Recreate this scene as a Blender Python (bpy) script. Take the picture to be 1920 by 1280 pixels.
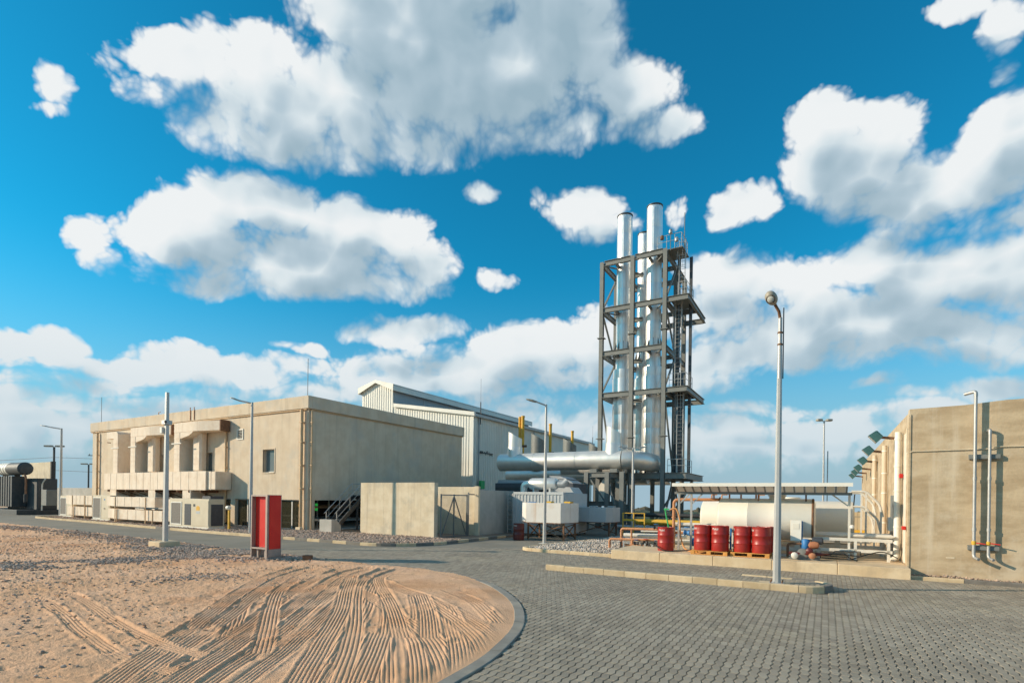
import bpy, math, random
import numpy as np
from mathutils import Vector, Matrix
random.seed(7); RNG = np.random.default_rng(7)
SC = bpy.context.scene
for o in list(bpy.data.objects): bpy.data.objects.remove(o)

# ------------------------------------------------------------ camera
cam = bpy.data.cameras.new('camera'); camo = bpy.data.objects.new('camera', cam)
SC.collection.objects.link(camo); SC.camera = camo
EYE = 2.2
camo.location = (0, 0, EYE)
camo.rotation_euler = (math.radians(90), math.radians(-0.8), 0)
cam.sensor_width = 36; cam.lens = 18.75; cam.shift_y = 0.153
cam.clip_start = 0.1; cam.clip_end = 9000
# ------------------------------------------------------------ light
SUN_EL = math.radians(21); SUN_AZ = math.radians(-92)      # azimuth from +Y towards +X
sl = bpy.data.lights.new('sun', 'SUN'); sl.energy = 5.0; sl.angle = math.radians(0.53); sl.color = (1, .83, .62)
so = bpy.data.objects.new('sun', sl); SC.collection.objects.link(so)
sd = Vector((math.sin(SUN_AZ) * math.cos(SUN_EL), math.cos(SUN_AZ) * math.cos(SUN_EL), math.sin(SUN_EL)))
so.rotation_euler = (-sd).to_track_quat('-Z', 'Y').to_euler(); so.location = (0, -20, 40)
SC.view_settings.view_transform = 'Standard'; SC.view_settings.look = 'None'
SC.view_settings.exposure = 0.0; SC.view_settings.gamma = 1
SC.render.engine = 'CYCLES'
# ------------------------------------------------------------ sky with cumulus clouds (directions of the real sky)
BLOBS=[(0.2705, 0.1373, 0.1447, 0.0202, 0.93),(0.2117, 0.1583, 0.0903, 0.0267, 0.88),(0.3578, 0.1266, 0.071, 0.0167, 0.78),(0.0178, 0.1347, 0.1244, 0.0189, 0.93),
(-0.0704, 0.1043, 0.1394, 0.0164, 0.88),(-0.2872, 0.1021, 0.1124, 0.0133, 0.93),(-0.3639, 0.0572, 0.0859, 0.0198, 0.88),(-0.2607, 0.0678, 0.1177, 0.0138, 0.63),
(0.0189, 0.0719, 0.1207, 0.0197, 0.73),(0.2178, 0.0524, 0.1153, 0.0217, 0.83),(0.3447, 0.0766, 0.0658, 0.0113, 0.68),(0.3068, 0.0423, 0.0839, 0.0117, 0.63),
(-0.1743, 0.0908, 0.1107, 0.0123, 0.68),(-0.0818, 0.3788, 0.0961, 0.0415, 1.34),(-0.0312, 0.3481, 0.1212, 0.0482, 1.39),(-0.1448, 0.3198, 0.0803, 0.0359, 1.09),
(-0.2063, 0.3431, 0.0472, 0.027, 0.84),(-0.2561, 0.3319, 0.0465, 0.0186, 0.79),(-0.2909, 0.3108, 0.0215, 0.0121, 0.54),(-0.1807, 0.2906, 0.0668, 0.0207, 0.74),
(-0.0942, 0.302, 0.0663, 0.0206, 0.84),(0.0137, 0.3131, 0.0673, 0.0185, 0.84),(0.0381, 0.3656, 0.0559, 0.0464, 1.14),(0.0965, 0.333, 0.0389, 0.0301, 0.94),
(0.1202, 0.3103, 0.0325, 0.0148, 0.84),(-0.2334, 0.3122, 0.0311, 0.0213, 0.64),(-0.2238, 0.2979, 0.0476, 0.0183, 0.59),(-0.0389, 0.4116, 0.1345, 0.0354, 1.34),
(0.0202, 0.3851, 0.0425, 0.038, 1.04),(-0.25, 0.2383, 0.0375, 0.0278, 0.99),(-0.2099, 0.2413, 0.0457, 0.0302, 1.09),(-0.2754, 0.2132, 0.0537, 0.0283, 1.04),
(-0.1876, 0.2025, 0.1161, 0.0299, 1.19),(-0.1062, 0.2276, 0.039, 0.0262, 0.99),(-0.0837, 0.2052, 0.0399, 0.024, 0.89),(-0.1515, 0.2224, 0.0534, 0.0295, 0.94),
(-0.1307, 0.1851, 0.0778, 0.0142, 0.84),(-0.231, 0.1814, 0.0703, 0.0137, 0.84),(-0.3384, 0.2038, 0.0189, 0.0189, 0.59),(-0.3316, 0.1893, 0.0157, 0.0141, 0.49),
(-0.3457, 0.2983, 0.015, 0.0144, 0.69),(-0.3518, 0.2849, 0.0146, 0.0063, 0.44),(-0.3092, 0.3201, 0.0155, 0.0118, 0.39),(0.0548, 0.2523, 0.0394, 0.0173, 0.79),
(0.0717, 0.2396, 0.0348, 0.0147, 0.74),(0.0197, 0.2607, 0.0102, 0.0089, 0.44),(-0.0292, 0.2693, 0.0148, 0.008, 0.54),(-0.0148, 0.1995, 0.0168, 0.0089, 0.54),
(0.1391, 0.2475, 0.0124, 0.0115, 0.49),(0.1945, 0.2497, 0.0231, 0.0161, 0.79),(0.1851, 0.2405, 0.0179, 0.009, 0.64),(0.2058, 0.2586, 0.0103, 0.0079, 0.54),
(0.2501, 0.2998, 0.0323, 0.0254, 0.99),(0.2871, 0.2927, 0.0342, 0.0253, 0.99),(0.2696, 0.2703, 0.0488, 0.0302, 1.14),(0.3164, 0.2417, 0.0631, 0.0269, 1.14),
(0.36, 0.2665, 0.0302, 0.0342, 1.09),(0.3487, 0.244, 0.046, 0.0299, 1.14),(0.3945, 0.2529, 0.0355, 0.0428, 1.04),(0.3783, 0.2138, 0.0374, 0.0152, 0.74),
(0.3485, 0.3445, 0.014, 0.0191, 0.59),(0.3177, 0.3614, 0.0196, 0.0069, 0.49),(0.3524, 0.3167, 0.0076, 0.01, 0.39),(0.3135, 0.2156, 0.0392, 0.0119, 0.64),
(0.2875, 0.1949, 0.0414, 0.0248, 0.89),(0.3317, 0.182, 0.0487, 0.0305, 0.99),(0.3777, 0.1763, 0.041, 0.0355, 0.99),(0.2179, 0.184, 0.0544, 0.026, 0.89),
(0.1898, 0.1639, 0.048, 0.0335, 0.89),(0.269, 0.1547, 0.0834, 0.0261, 1.13),(0.3427, 0.1444, 0.0615, 0.023, 1.08),(0.3881, 0.1399, 0.0277, 0.0202, 0.88),
(0.1739, 0.1996, 0.0307, 0.0173, 0.64),(0.239, 0.1302, 0.0786, 0.0153, 0.88),(0.1748, 0.1236, 0.0452, 0.0278, 0.78),(-0.0893, 0.1546, 0.0491, 0.0129, 1.03),
(-0.1178, 0.1451, 0.0368, 0.0093, 0.68),(0.0418, 0.149, 0.0597, 0.0177, 0.98),(-0.002, 0.1439, 0.0655, 0.016, 0.88),(0.0654, 0.1674, 0.0192, 0.0114, 0.44),
(-0.041, 0.1195, 0.0711, 0.0172, 0.88),(0.023, 0.1157, 0.0822, 0.0192, 0.88),(-0.1136, 0.1172, 0.0689, 0.0161, 0.73),(-0.1738, 0.1143, 0.0505, 0.0112, 0.68),
(-0.1845, 0.1298, 0.0199, 0.0069, 0.63),(-0.2867, 0.1132, 0.0433, 0.0141, 0.93),(-0.2473, 0.1074, 0.0553, 0.0136, 0.83),(-0.3206, 0.1037, 0.0448, 0.0122, 0.78),
(-0.3527, 0.0879, 0.0572, 0.0103, 0.68),(-0.3822, 0.1141, 0.0249, 0.0091, 0.83),(-0.3625, 0.1205, 0.0149, 0.0125, 0.78),(-0.393, 0.1128, 0.0138, 0.0122, 0.68),
(-0.3668, 0.0698, 0.0314, 0.0154, 0.83),(-0.3923, 0.0677, 0.0209, 0.0167, 0.73),(-0.34, 0.0587, 0.0432, 0.0131, 0.68),(-0.3837, 0.0389, 0.0534, 0.0153, 0.68),
(-0.3261, 0.0463, 0.0243, 0.0133, 0.58),(-0.2185, 0.0886, 0.096, 0.0102, 0.53),(-0.2881, 0.0753, 0.065, 0.009, 0.48),(0.0186, 0.0866, 0.0773, 0.0166, 0.68),
(-0.031, 0.0956, 0.0497, 0.0136, 0.68),(0.0487, 0.0672, 0.0332, 0.0197, 0.58),(0.3735, 0.093, 0.0307, 0.0118, 0.78),(0.3264, 0.0896, 0.0281, 0.007, 0.63),
(0.3076, 0.0992, 0.0166, 0.0071, 0.58),(0.3922, 0.0951, 0.0207, 0.0116, 0.73),(0.2087, 0.062, 0.0634, 0.0142, 0.73),(0.1872, 0.0431, 0.0502, 0.0192, 0.68),
(0.2518, 0.0428, 0.0599, 0.0168, 0.68),(0.2907, 0.0651, 0.0345, 0.0091, 0.58),(0.2252, 0.0805, 0.0429, 0.0093, 0.58)]

def node_math(nt):
    def f(op, *a, clamp=False):
        n = nt.nodes.new('ShaderNodeMath'); n.operation = op; n.use_clamp = clamp
        for i, v in enumerate(a):
            if isinstance(v, (int, float)): n.inputs[i].default_value = v
            else: nt.links.new(v, n.inputs[i])
        return n.outputs[0]
    return f
def node_vec(nt):
    def f(op, *a, out=0):
        n = nt.nodes.new('ShaderNodeVectorMath'); n.operation = op
        for i, v in enumerate(a):
            if isinstance(v, (tuple, list)): n.inputs[i].default_value = v
            elif isinstance(v, (int, float)): n.inputs['Scale'].default_value = v
            else: nt.links.new(v, n.inputs[i])
        return n.outputs['Value'] if op in ('DOT_PRODUCT', 'LENGTH') else n.outputs[0]
    return f
def cloud_density(nt, d, fine, blobs, generic):
    """cumulus density at a sky direction d = stereographic (x, z) / (1 + |y|)"""
    m = node_math(nt); v = node_vec(nt)
    def noise(vec, scale, detail, rough, out='Fac'):
        n = nt.nodes.new('ShaderNodeTexNoise'); n.noise_dimensions = '2D'
        n.inputs['Scale'].default_value = scale; n.inputs['Detail'].default_value = detail
        n.inputs['Roughness'].default_value = rough
        nt.links.new(vec, n.inputs['Vector']); return n.outputs[out]
    def voro(vec, scale):
        n = nt.nodes.new('ShaderNodeTexVoronoi'); n.feature = 'F1'; n.voronoi_dimensions = '2D'
        n.inputs['Scale'].default_value = scale
        nt.links.new(vec, n.inputs['Vector']); return n.outputs['Distance']
    ae = v('ADD', d, v('SCALE', v('SUBTRACT', noise(d, 15, 1, .5, 'Color'), (.5, .5, .5)), .022))
    if fine:
        ae = v('ADD', ae, v('SCALE', v('SUBTRACT', noise(d, 70, 2, .55, 'Color'), (.5, .5, .5)), .0040))
    S = -1.6
    if generic:                       # the same kind of scattered cumulus goes on all round the sky
        S = m('MULTIPLY', m('SUBTRACT', noise(v('MULTIPLY', d, (1, 1.8, 1)), 6.5, 1, .5), .57), 5.0)
    for a0, e0, rx, ry, w in blobs:
        k = math.sqrt(.8 * w)
        p = v('MULTIPLY_ADD', ae, (k / rx, k / ry, 0), (-a0 * k / rx, -e0 * k / ry, 0))
        S = m('MAXIMUM', S, m('SUBTRACT', w, v('DOT_PRODUCT', p, p)))
    S = m('MAXIMUM', S, -1.6)
    def texture(p, det, nv):
        D = m('MULTIPLY', m('SUBTRACT', noise(p, 15, det, .55), .5), 1.12)
        for sc, am in ((19, .50), (44, .34), (100, .25), (220, .15))[:nv]:
            D = m('MULTIPLY_ADD', m('SUBTRACT', .37, voro(p, sc)), am, D)
        return D
    D = m('ADD', m('SUBTRACT', S, .0), texture(ae, 8 if fine else 3, 4 if fine else 2))
    if not fine: return D
    # relief of the billows: how much the cloud rises towards the sun
    return D, m('SUBTRACT', texture(ae, 3, 2), texture(v('ADD', ae, (-.0060, .0085, 0)), 3, 2))
def mixer(nt):
    def mix(f, a, b, bt='MIX'):
        n = nt.nodes.new('ShaderNodeMix'); n.data_type = 'RGBA'; n.blend_type = bt
        for s, x in ((0, f), (6, a), (7, b)):
            if isinstance(x, (int, float, tuple)): n.inputs[s].default_value = x
            else: nt.links.new(x, n.inputs[s])
        return n.outputs[2]
    return mix
def stepper(nt):
    def sstep(x, a, b):
        n = nt.nodes.new('ShaderNodeMapRange'); n.interpolation_type = 'SMOOTHSTEP'
        n.inputs['From Min'].default_value = a; n.inputs['From Max'].default_value = b; nt.links.new(x, n.inputs['Value']); return n.outputs[0]
    return sstep
def cloud_window(blobs, generic):
    """colour of one window of the sky: its clouds over the blue air"""
    g = bpy.data.node_groups.new('cloud_window', 'ShaderNodeTree')
    for nm, ty in (('AzEl', 'NodeSocketVector'), ('Air', 'NodeSocketColor'), ('Far', 'NodeSocketFloat')): g.interface.new_socket(nm, in_out='INPUT', socket_type=ty)
    g.interface.new_socket('Colour', in_out='OUTPUT', socket_type='NodeSocketColor')
    gi = g.nodes.new('NodeGroupInput'); go = g.nodes.new('NodeGroupOutput')
    m = node_math(g); v = node_vec(g); mix = mixer(g); sstep = stepper(g); ae, air, far = gi.outputs[0], gi.outputs[1], gi.outputs[2]
    D0, relief = cloud_density(g, ae, True, blobs, generic)
    D1 = cloud_density(g, v('ADD', ae, (-.014, .030, 0)), False, blobs, generic)
    mr = g.nodes.new('ShaderNodeMapRange'); mr.interpolation_type = 'SMOOTHSTEP'; mr.inputs['From Min'].default_value = -.06
    g.links.new(D0, mr.inputs['Value']); g.links.new(m('MAXIMUM', m('MULTIPLY_ADD', m('SUBTRACT', D1, D0), .40, .70), .34), mr.inputs['From Max']); alpha = mr.outputs[0]   # crisp tops, soft bases
    shade = sstep(D1, -.30, 1.20)                                  # cloud between this spot and the sun
    lit = m('ADD', m('SUBTRACT', 1.0, m('MULTIPLY', shade, .95)), m('MULTIPLY_ADD', relief, .42, .04), clamp=True)
    cr = g.nodes.new('ShaderNodeValToRGB'); g.links.new(lit, cr.inputs[0]); e = cr.color_ramp.elements
    e[0].position = 0; e[0].color = (.33, .46, .545, 1); e[1].position = 1; e[1].color = (.86, .89, .90, 1)
    k = e.new(.30); k.color = (.47, .59, .67, 1); k = e.new(.60); k.color = (.70, .785, .825, 1)
    g.links.new(mix(alpha, air, mix(far, v('SCALE', cr.outputs[0], 10.0), CLOUD_AIR)), go.inputs[0])
    return g
def build_world():
    wd = bpy.data.worlds.new('World'); SC.world = wd; wd.use_nodes = True
    nt = wd.node_tree; nt.nodes.clear()
    m = node_math(nt); v = node_vec(nt); L = nt.links
    out = nt.nodes.new('ShaderNodeOutputWorld')
    sky = nt.nodes.new('ShaderNodeTexSky'); sky.sky_type = 'NISHITA'; sky.sun_disc = False
    sky.sun_elevation = SUN_EL; sky.sun_rotation = SUN_AZ
    sky.altitude = 300; sky.air_density = 1.0; sky.dust_density = .6; sky.ozone_density = 3
    mix = mixer(nt); sstep = stepper(nt)
    tc = nt.nodes.new('ShaderNodeTexCoord'); nrm = v('NORMALIZE', tc.outputs['Generated'])
    sep = nt.nodes.new('ShaderNodeSeparateXYZ'); L.new(nrm, sep.inputs[0]); z = sep.outputs[2]
    den = m('ADD', m('ABSOLUTE', sep.outputs[1]), 1.0); az = m('DIVIDE', sep.outputs[0], den); el = m('DIVIDE', z, den)
    cx = nt.nodes.new('ShaderNodeCombineXYZ'); L.new(az, cx.inputs[0]); L.new(el, cx.inputs[1]); ae = cx.outputs[0]
    tint = mix(1.0, sky.outputs[0], SKY_TINT, 'MULTIPLY')
    air = mix(m('POWER', sstep(z, .42, .0), 1.6), tint, HORIZON_AIR)       # dust in the low air
    far = m('MULTIPLY', sstep(z, .34, .0), .62)                            # low clouds are seen through it
    def leaf(blobs, generic):
        bg = nt.nodes.new('ShaderNodeBackground'); bg.inputs[1].default_value = .1
        col = air
        if blobs or generic:
            gn = nt.nodes.new('ShaderNodeGroup'); gn.node_tree = cloud_window(blobs, generic)
            L.new(ae, gn.inputs[0]); L.new(air, gn.inputs[1]); L.new(far, gn.inputs[2]); col = gn.outputs[0]
        L.new(col, bg.inputs[0]); return bg.outputs[0]
    def either(val, cut, lo, hi):
        n = nt.nodes.new('ShaderNodeMixShader'); L.new(m('GREATER_THAN', val, cut), n.inputs[0])
        L.new(lo, n.inputs[1]); L.new(hi, n.inputs[2]); return n.outputs[0]
    # the sky is cut into windows so that each direction only weighs the clouds near it
    A = [-.46, -.30, -.19, -.07, .06, .18, .30, .46]; E = [-.02, .09, .17, .26, .50]
    def near(b, a0, a1, e0, e1):
        k = math.sqrt((b[4] + 1.5) / (.8 * b[4])); g = .055
        return a0 - g < b[0] + b[2] * k and a1 + g > b[0] - b[2] * k and e0 - g < b[1] + b[3] * k and e1 + g > b[1] - b[3] * k
    row = None
    for j in range(len(E) - 2, -1, -1):
        cur = None
        for i in range(len(A) - 2, -1, -1):
            t = leaf([b for b in BLOBS if near(b, A[i], A[i + 1], E[j], E[j + 1])], False)
            cur = t if cur is None else either(az, A[i + 1], t, cur)
        row = cur if row is None else either(el, E[j + 1], cur, row)
    rest = leaf([], True)
    inside = m('MULTIPLY', m('MULTIPLY', m('LESS_THAN', m('ABSOLUTE', az), .46), m('LESS_THAN', el, .50)), m('GREATER_THAN', sep.outputs[1], 0.0))
    n = nt.nodes.new('ShaderNodeMixShader'); L.new(inside, n.inputs[0]); L.new(rest, n.inputs[1]); L.new(row, n.inputs[2])
    low = leaf([], False)
    L.new(either(el, -.02, low, n.outputs[0]), out.inputs[0])
    wd.cycles.sampling_method = 'MANUAL'; wd.cycles.sample_map_resolution = 256
SKY_TINT = (.10, 1.50, 1.66, 1); HORIZON_AIR = (3.6, 5.1, 6.0, 1); CLOUD_AIR = (4.3, 5.9, 6.8, 1)
build_world()

# ============================================================ helpers
R0 = math.radians(-30.5); CE, SE = math.cos(R0), math.sin(R0)     # the plant's own grid: e (east), n (north)
def S(e, n): return (e * CE - n * SE, e * SE + n * CE)            # plant grid -> world
def SI(X, Y): return (X * CE + Y * SE, -X * SE + Y * CE)          # world -> plant grid
COL = SC.collection
MATS = {}
def M(name, col, col2=None, scale=3., rough=.8, metal=0., bump=0., bscale=30., streak=0., scol=(.1, .07, .05), island=0., spec=.5, detail=6., vstretch=1., coat=0., patch=0., pcol=(.5, .45, .38), pscale=.7, stain=0., stcol=(.1, .09, .07), stscale=.6):
    m = bpy.data.materials.new(name); m.use_nodes = True; nt = m.node_tree; L = nt.links
    b = nt.nodes['Principled BSDF']; b.inputs['Roughness'].default_value = rough; b.inputs['Metallic'].default_value = metal
    b.inputs['Specular IOR Level'].default_value = spec; b.inputs['Coat Weight'].default_value = coat
    mt = node_math(nt); mix = mixer(nt); sstep = stepper(nt)
    tc = nt.nodes.new('ShaderNodeTexCoord'); oi = nt.nodes.new('ShaderNodeObjectInfo')
    def noise(sc, det=detail, vs=(1, 1, 1), ro=.6):
        mp = nt.nodes.new('ShaderNodeMapping'); mp.inputs['Scale'].default_value = vs; L.new(tc.outputs['Object'], mp.inputs[0])
        n = nt.nodes.new('ShaderNodeTexNoise'); n.inputs['Scale'].default_value = sc; n.inputs['Detail'].default_value = det; n.inputs['Roughness'].default_value = ro
        L.new(mp.outputs[0], n.inputs['Vector']); return n.outputs['Fac']
    c = (*col, 1)
    if col2: c = mix(sstep(noise(scale, vs=(1, 1, vstretch)), .32, .68), c, (*col2, 1))
    if patch: c = mix(mt('MULTIPLY', sstep(noise(pscale, 5, ro=.65), .50, .66), patch), c, (*pcol, 1))
    if stain: c = mix(mt('MULTIPLY', sstep(noise(stscale, 4, ro=.7), .54, .72), stain), c, (*stcol, 1))
    if streak: c = mix(mt('MULTIPLY', sstep(noise(1.0, 6, (3.0, 3.0, .16)), .50, .75), streak), c, (*scol, 1))
    if island:
        ge = nt.nodes.new('ShaderNodeNewGeometry')
        r = mt('FRACT', mt('ADD', ge.outputs['Random Per Island'], oi.outputs['Random']))
        f = mt('MULTIPLY_ADD', r, 2 * island, 1 - island)
        cc = nt.nodes.new('ShaderNodeCombineColor'); [L.new(f, cc.inputs[i]) for i in range(3)]
        c = mix(1.0, c, cc.outputs[0], 'MULTIPLY')
    if isinstance(c, tuple): b.inputs['Base Color'].default_value = c
    else: L.new(c, b.inputs['Base Color'])
    if bump:
        bp = nt.nodes.new('ShaderNodeBump'); bp.inputs['Strength'].default_value = bump; bp.inputs['Distance'].default_value = .02
        L.new(noise(bscale, 5), bp.inputs['Height']); L.new(bp.outputs[0], b.inputs['Normal'])
    if rough > .15 and (col2 or bump):
        L.new(mt('MULTIPLY_ADD', noise(scale * 2.3, 4), .3, max(0.02, rough - .15)), b.inputs['Roughness'])
    MATS[name] = m; return m
class MB:
    def __init__(s): s.v = []; s.f = []; s.s = []
    def add(s, vs, fs, smooth=False):
        k = len(s.v); s.v += [tuple(p) for p in vs]; s.f += [tuple(k + i for i in f) for f in fs]; s.s += [smooth] * len(fs); return s
    def box(s, x0, x1, y0, y1, z0, z1, b=0.):
        if b <= 0:
            return s.add([(x, y, z) for z in (z0, z1) for y in (y0, y1) for x in (x0, x1)],
                         [(0, 2, 3, 1), (4, 5, 7, 6), (0, 1, 5, 4), (2, 6, 7, 3), (0, 4, 6, 2), (1, 3, 7, 5)])
        vs, fs = [], []; X, Y, Z = (x0, x1), (y0, y1), (z0, z1); ix = {}
        for i in (0, 1):
            for j in (0, 1):
                for k in (0, 1):
                    sx, sy, sz = (b, -b)[i], (b, -b)[j], (b, -b)[k]
                    for a, p in enumerate(((X[i], Y[j] + sy, Z[k] + sz), (X[i] + sx, Y[j], Z[k] + sz), (X[i] + sx, Y[j] + sy, Z[k]))):
                        ix[i, j, k, a] = len(vs); vs.append(p)
        for i in (0, 1):
            q = [ix[i, 0, 0, 0], ix[i, 0, 1, 0], ix[i, 1, 1, 0], ix[i, 1, 0, 0]]; fs.append(q if i == 0 else q[::-1])
            q = [ix[0, i, 0, 1], ix[1, i, 0, 1], ix[1, i, 1, 1], ix[0, i, 1, 1]]; fs.append(q if i == 0 else q[::-1])
            q = [ix[0, 0, i, 2], ix[0, 1, i, 2], ix[1, 1, i, 2], ix[1, 0, i, 2]]; fs.append(q if i == 0 else q[::-1])
        for i in (0, 1):
            for j in (0, 1):
                fs.append([ix[i, j, 0, 0], ix[i, j, 1, 0], ix[i, j, 1, 1], ix[i, j, 0, 1]])
                fs.append([ix[i, 0, j, 0], ix[i, 1, j, 0], ix[i, 1, j, 2], ix[i, 0, j, 2]])
                fs.append([ix[0, i, j, 1], ix[1, i, j, 1], ix[1, i, j, 2], ix[0, i, j, 2]])
                for k in (0, 1): fs.append([ix[i, j, k, 0], ix[i, j, k, 1], ix[i, j, k, 2]])
        return s.add(vs, fs)
    def prism(s, poly, z0, z1, smooth=False):
        n = len(poly); return s.add([(x, y, z0) for x, y in poly] + [(x, y, z1) for x, y in poly],
            [tuple(range(n))[::-1], tuple(range(n, 2 * n))] + [(i, (i + 1) % n, n + (i + 1) % n, n + i) for i in range(n)], smooth)
    def ext(s, poly, axis, t0, t1, smooth=False):      # profile in the two other axes
        n = len(poly); mk = (lambda a, b, t: (t, a, b)) if axis == 'x' else (lambda a, b, t: (a, t, b))
        return s.add([mk(a, b, t0) for a, b in poly] + [mk(a, b, t1) for a, b in poly],
            [tuple(range(n))[::-1], tuple(range(n, 2 * n))] + [(i, (i + 1) % n, n + (i + 1) % n, n + i) for i in range(n)], smooth)
    def frame(s, p0, p1, up=(0, 0, 1)):
        d = (Vector(p1) - Vector(p0)); l = d.length; d.normalize(); u = Vector(up)
        if abs(d.dot(u)) > .98: u = Vector((1, 0, 0)) if abs(d.x) < .9 else Vector((0, 1, 0))
        r = d.cross(u).normalized(); u = r.cross(d); return Vector(p0), d, r, u, l
    def bar(s, p0, p1, w, h, up=(0, 0, 1)):
        o, d, r, u, l = s.frame(p0, p1, up); vs = [o + d * t + r * a * w / 2 + u * b * h / 2 for t in (0, l) for a, b in ((-1, -1), (1, -1), (1, 1), (-1, 1))]
        return s.add(vs, [(3, 2, 1, 0), (4, 5, 6, 7), (0, 1, 5, 4), (1, 2, 6, 5), (2, 3, 7, 6), (3, 0, 4, 7)])
    def hbeam(s, p0, p1, w, h, t=.03, up=(0, 0, 1)):   # rolled H section, web along up
        o, d, r, u, l = s.frame(p0, p1, up); a, b, c = w / 2, h / 2, t / 2
        pr = [(-a, -b), (a, -b), (a, -b + t), (c, -b + t), (c, b - t), (a, b - t), (a, b), (-a, b), (-a, b - t), (-c, b - t), (-c, -b + t), (-a, -b + t)]
        vs = [o + d * q + r * x + u * y for q in (0, l) for x, y in pr]
        return s.add(vs, [tuple(range(12))[::-1], tuple(range(12, 24))] + [(i, (i + 1) % 12, 12 + (i + 1) % 12, 12 + i) for i in range(12)])
    def tube(s, pts, r, n=10, caps=True, smooth=True):
        P = [Vector(p) for p in pts]; m = len(P); rr = r if isinstance(r, (list, tuple)) else [r] * m; vs = []; u = None
        for i in range(m):
            d = (P[min(i + 1, m - 1)] - P[max(i - 1, 0)]).normalized()
            if u is None:
                u = Vector((0, 0, 1)) if abs(d.z) < .9 else Vector((1, 0, 0))
            u = (u - d * u.dot(d)).normalized(); w = d.cross(u)
            vs += [P[i] + (u * math.cos(6.28318 * k / n) + w * math.sin(6.28318 * k / n)) * rr[i] for k in range(n)]
        fs = [(i * n + k, i * n + (k + 1) % n, (i + 1) * n + (k + 1) % n, (i + 1) * n + k) for i in range(m - 1) for k in range(n)]
        s.add(vs, fs, smooth)
        if caps: s.add([], []); k = len(s.v) - len(vs); s.f += [tuple(k + i for i in range(n))[::-1], tuple(k + (m - 1) * n + i for i in range(n))]; s.s += [False, False]
        return s
    def cyl(s, p0, p1, r, r1=None, n=16, caps=True): return s.tube([p0, p1], [r, r if r1 is None else r1], n, caps)
    def lathe(s, prof, n=20, c=(0, 0, 0), axis='z', smooth=True):
        def mk(r, t, k):
            a = 6.28318 * k / n; x, y = r * math.cos(a), r * math.sin(a)
            q = (x, y, t) if axis == 'z' else ((t, x, y) if axis == 'x' else (y, t, x)); return (q[0] + c[0], q[1] + c[1], q[2] + c[2])
        m = len(prof); vs = [mk(r, t, k) for r, t in prof for k in range(n)]
        fs = [(i * n + k, i * n + (k + 1) % n, (i + 1) * n + (k + 1) % n, (i + 1) * n + k) for i in range(m - 1) for k in range(n)]
        s.add(vs, fs, smooth)
        k0 = len(s.v) - len(vs); s.f += [tuple(k0 + i for i in range(n))[::-1], tuple(k0 + (m - 1) * n + i for i in range(n))]; s.s += [False, False]
        return s
    def mesh(s, name):
        me = bpy.data.meshes.new(name); me.from_pydata(s.v, [], s.f)
        me.polygons.foreach_set('use_smooth', s.s)
        if any(s.s): me.set_sharp_from_angle(angle=math.radians(40))
        me.update(); return me
def npmesh(name, V, F, smooth=False):
    """fast mesh from numpy arrays, all faces with the same number of corners"""
    me = bpy.data.meshes.new(name); V = np.asarray(V, np.float32); F = np.asarray(F, np.int32); k = F.shape[1]
    me.vertices.add(len(V)); me.vertices.foreach_set('co', V.ravel())
    me.loops.add(F.size); me.loops.foreach_set('vertex_index', F.ravel())
    me.polygons.add(len(F)); me.polygons.foreach_set('loop_start', np.arange(0, F.size, k, dtype=np.int32)); me.polygons.foreach_set('loop_total', np.full(len(F), k, np.int32))
    me.polygons.foreach_set('use_smooth', np.full(len(F), smooth)); me.update(calc_edges=True); me.validate(); return me
def tag(o, label=None, cat=None, group=None, kind=None):
    for k, x in (('label', label), ('category', cat), ('group', group), ('kind', kind)):
        if x: o[k] = x
    return o
def place(o, loc, rot=0., grid=True):
    X, Y = S(loc[0], loc[1]) if grid else loc[:2]
    o.location = (X, Y, loc[2]); o.rotation_euler = (0, 0, (R0 if grid else 0) + rot)
def thing(name, label, cat, loc, rot=0., group=None, grid=True):
    o = bpy.data.objects.new(name, None); COL.objects.link(o); o.empty_display_size = .2
    place(o, loc, rot, grid); return tag(o, label, cat, group)
def part(name, mb, mat, parent, label=None, kind=None):
    me = mb.mesh(name) if isinstance(mb, MB) else mb
    if mat and not me.materials: me.materials.append(mat if not isinstance(mat, str) else MATS[mat])
    o = bpy.data.objects.new(name, me); COL.objects.link(o); o.parent = parent; return tag(o, label, None, None, kind)
def single(name, mb, mat, label, cat, loc, rot=0., group=None, kind=None, grid=True):
    o = part(name, mb, mat, None); place(o, loc, rot, grid); return tag(o, label, cat, group, kind)
def copy_tree(o, parent=None):
    c = o.copy(); COL.objects.link(c); c.parent = parent
    for ch in list(o.children): copy_tree(ch, c)
    return c
# ============================================================ materials
M('plaster', (.62, .49, .345), (.70, .58, .43), scale=1.1, rough=.9, bump=.25, bscale=18, streak=.38, scol=(.40, .32, .225), patch=.5, pcol=(.52, .48, .41), pscale=.45)
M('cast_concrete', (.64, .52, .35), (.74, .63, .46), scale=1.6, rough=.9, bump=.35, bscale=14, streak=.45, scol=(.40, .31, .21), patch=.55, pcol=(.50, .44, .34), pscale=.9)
M('brown_concrete', (.43, .315, .19), (.60, .465, .30), scale=.9, rough=.92, bump=.45, bscale=12, streak=.60, scol=(.68, .57, .42), patch=.6, pcol=(.62, .52, .38), pscale=.7, vstretch=3.0, stain=.45, stcol=(.33, .23, .13), stscale=.8)
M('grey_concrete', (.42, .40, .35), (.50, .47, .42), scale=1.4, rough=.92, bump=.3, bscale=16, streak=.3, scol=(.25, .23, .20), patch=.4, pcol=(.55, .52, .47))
M('kerb_concrete', (.54, .40, .235), (.64, .50, .32), scale=3, rough=.92, bump=.4, bscale=25, island=.10)
M('kerb_dark', (.17, .15, .125), (.22, .195, .165), scale=4, rough=.85, bump=.3)
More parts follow.
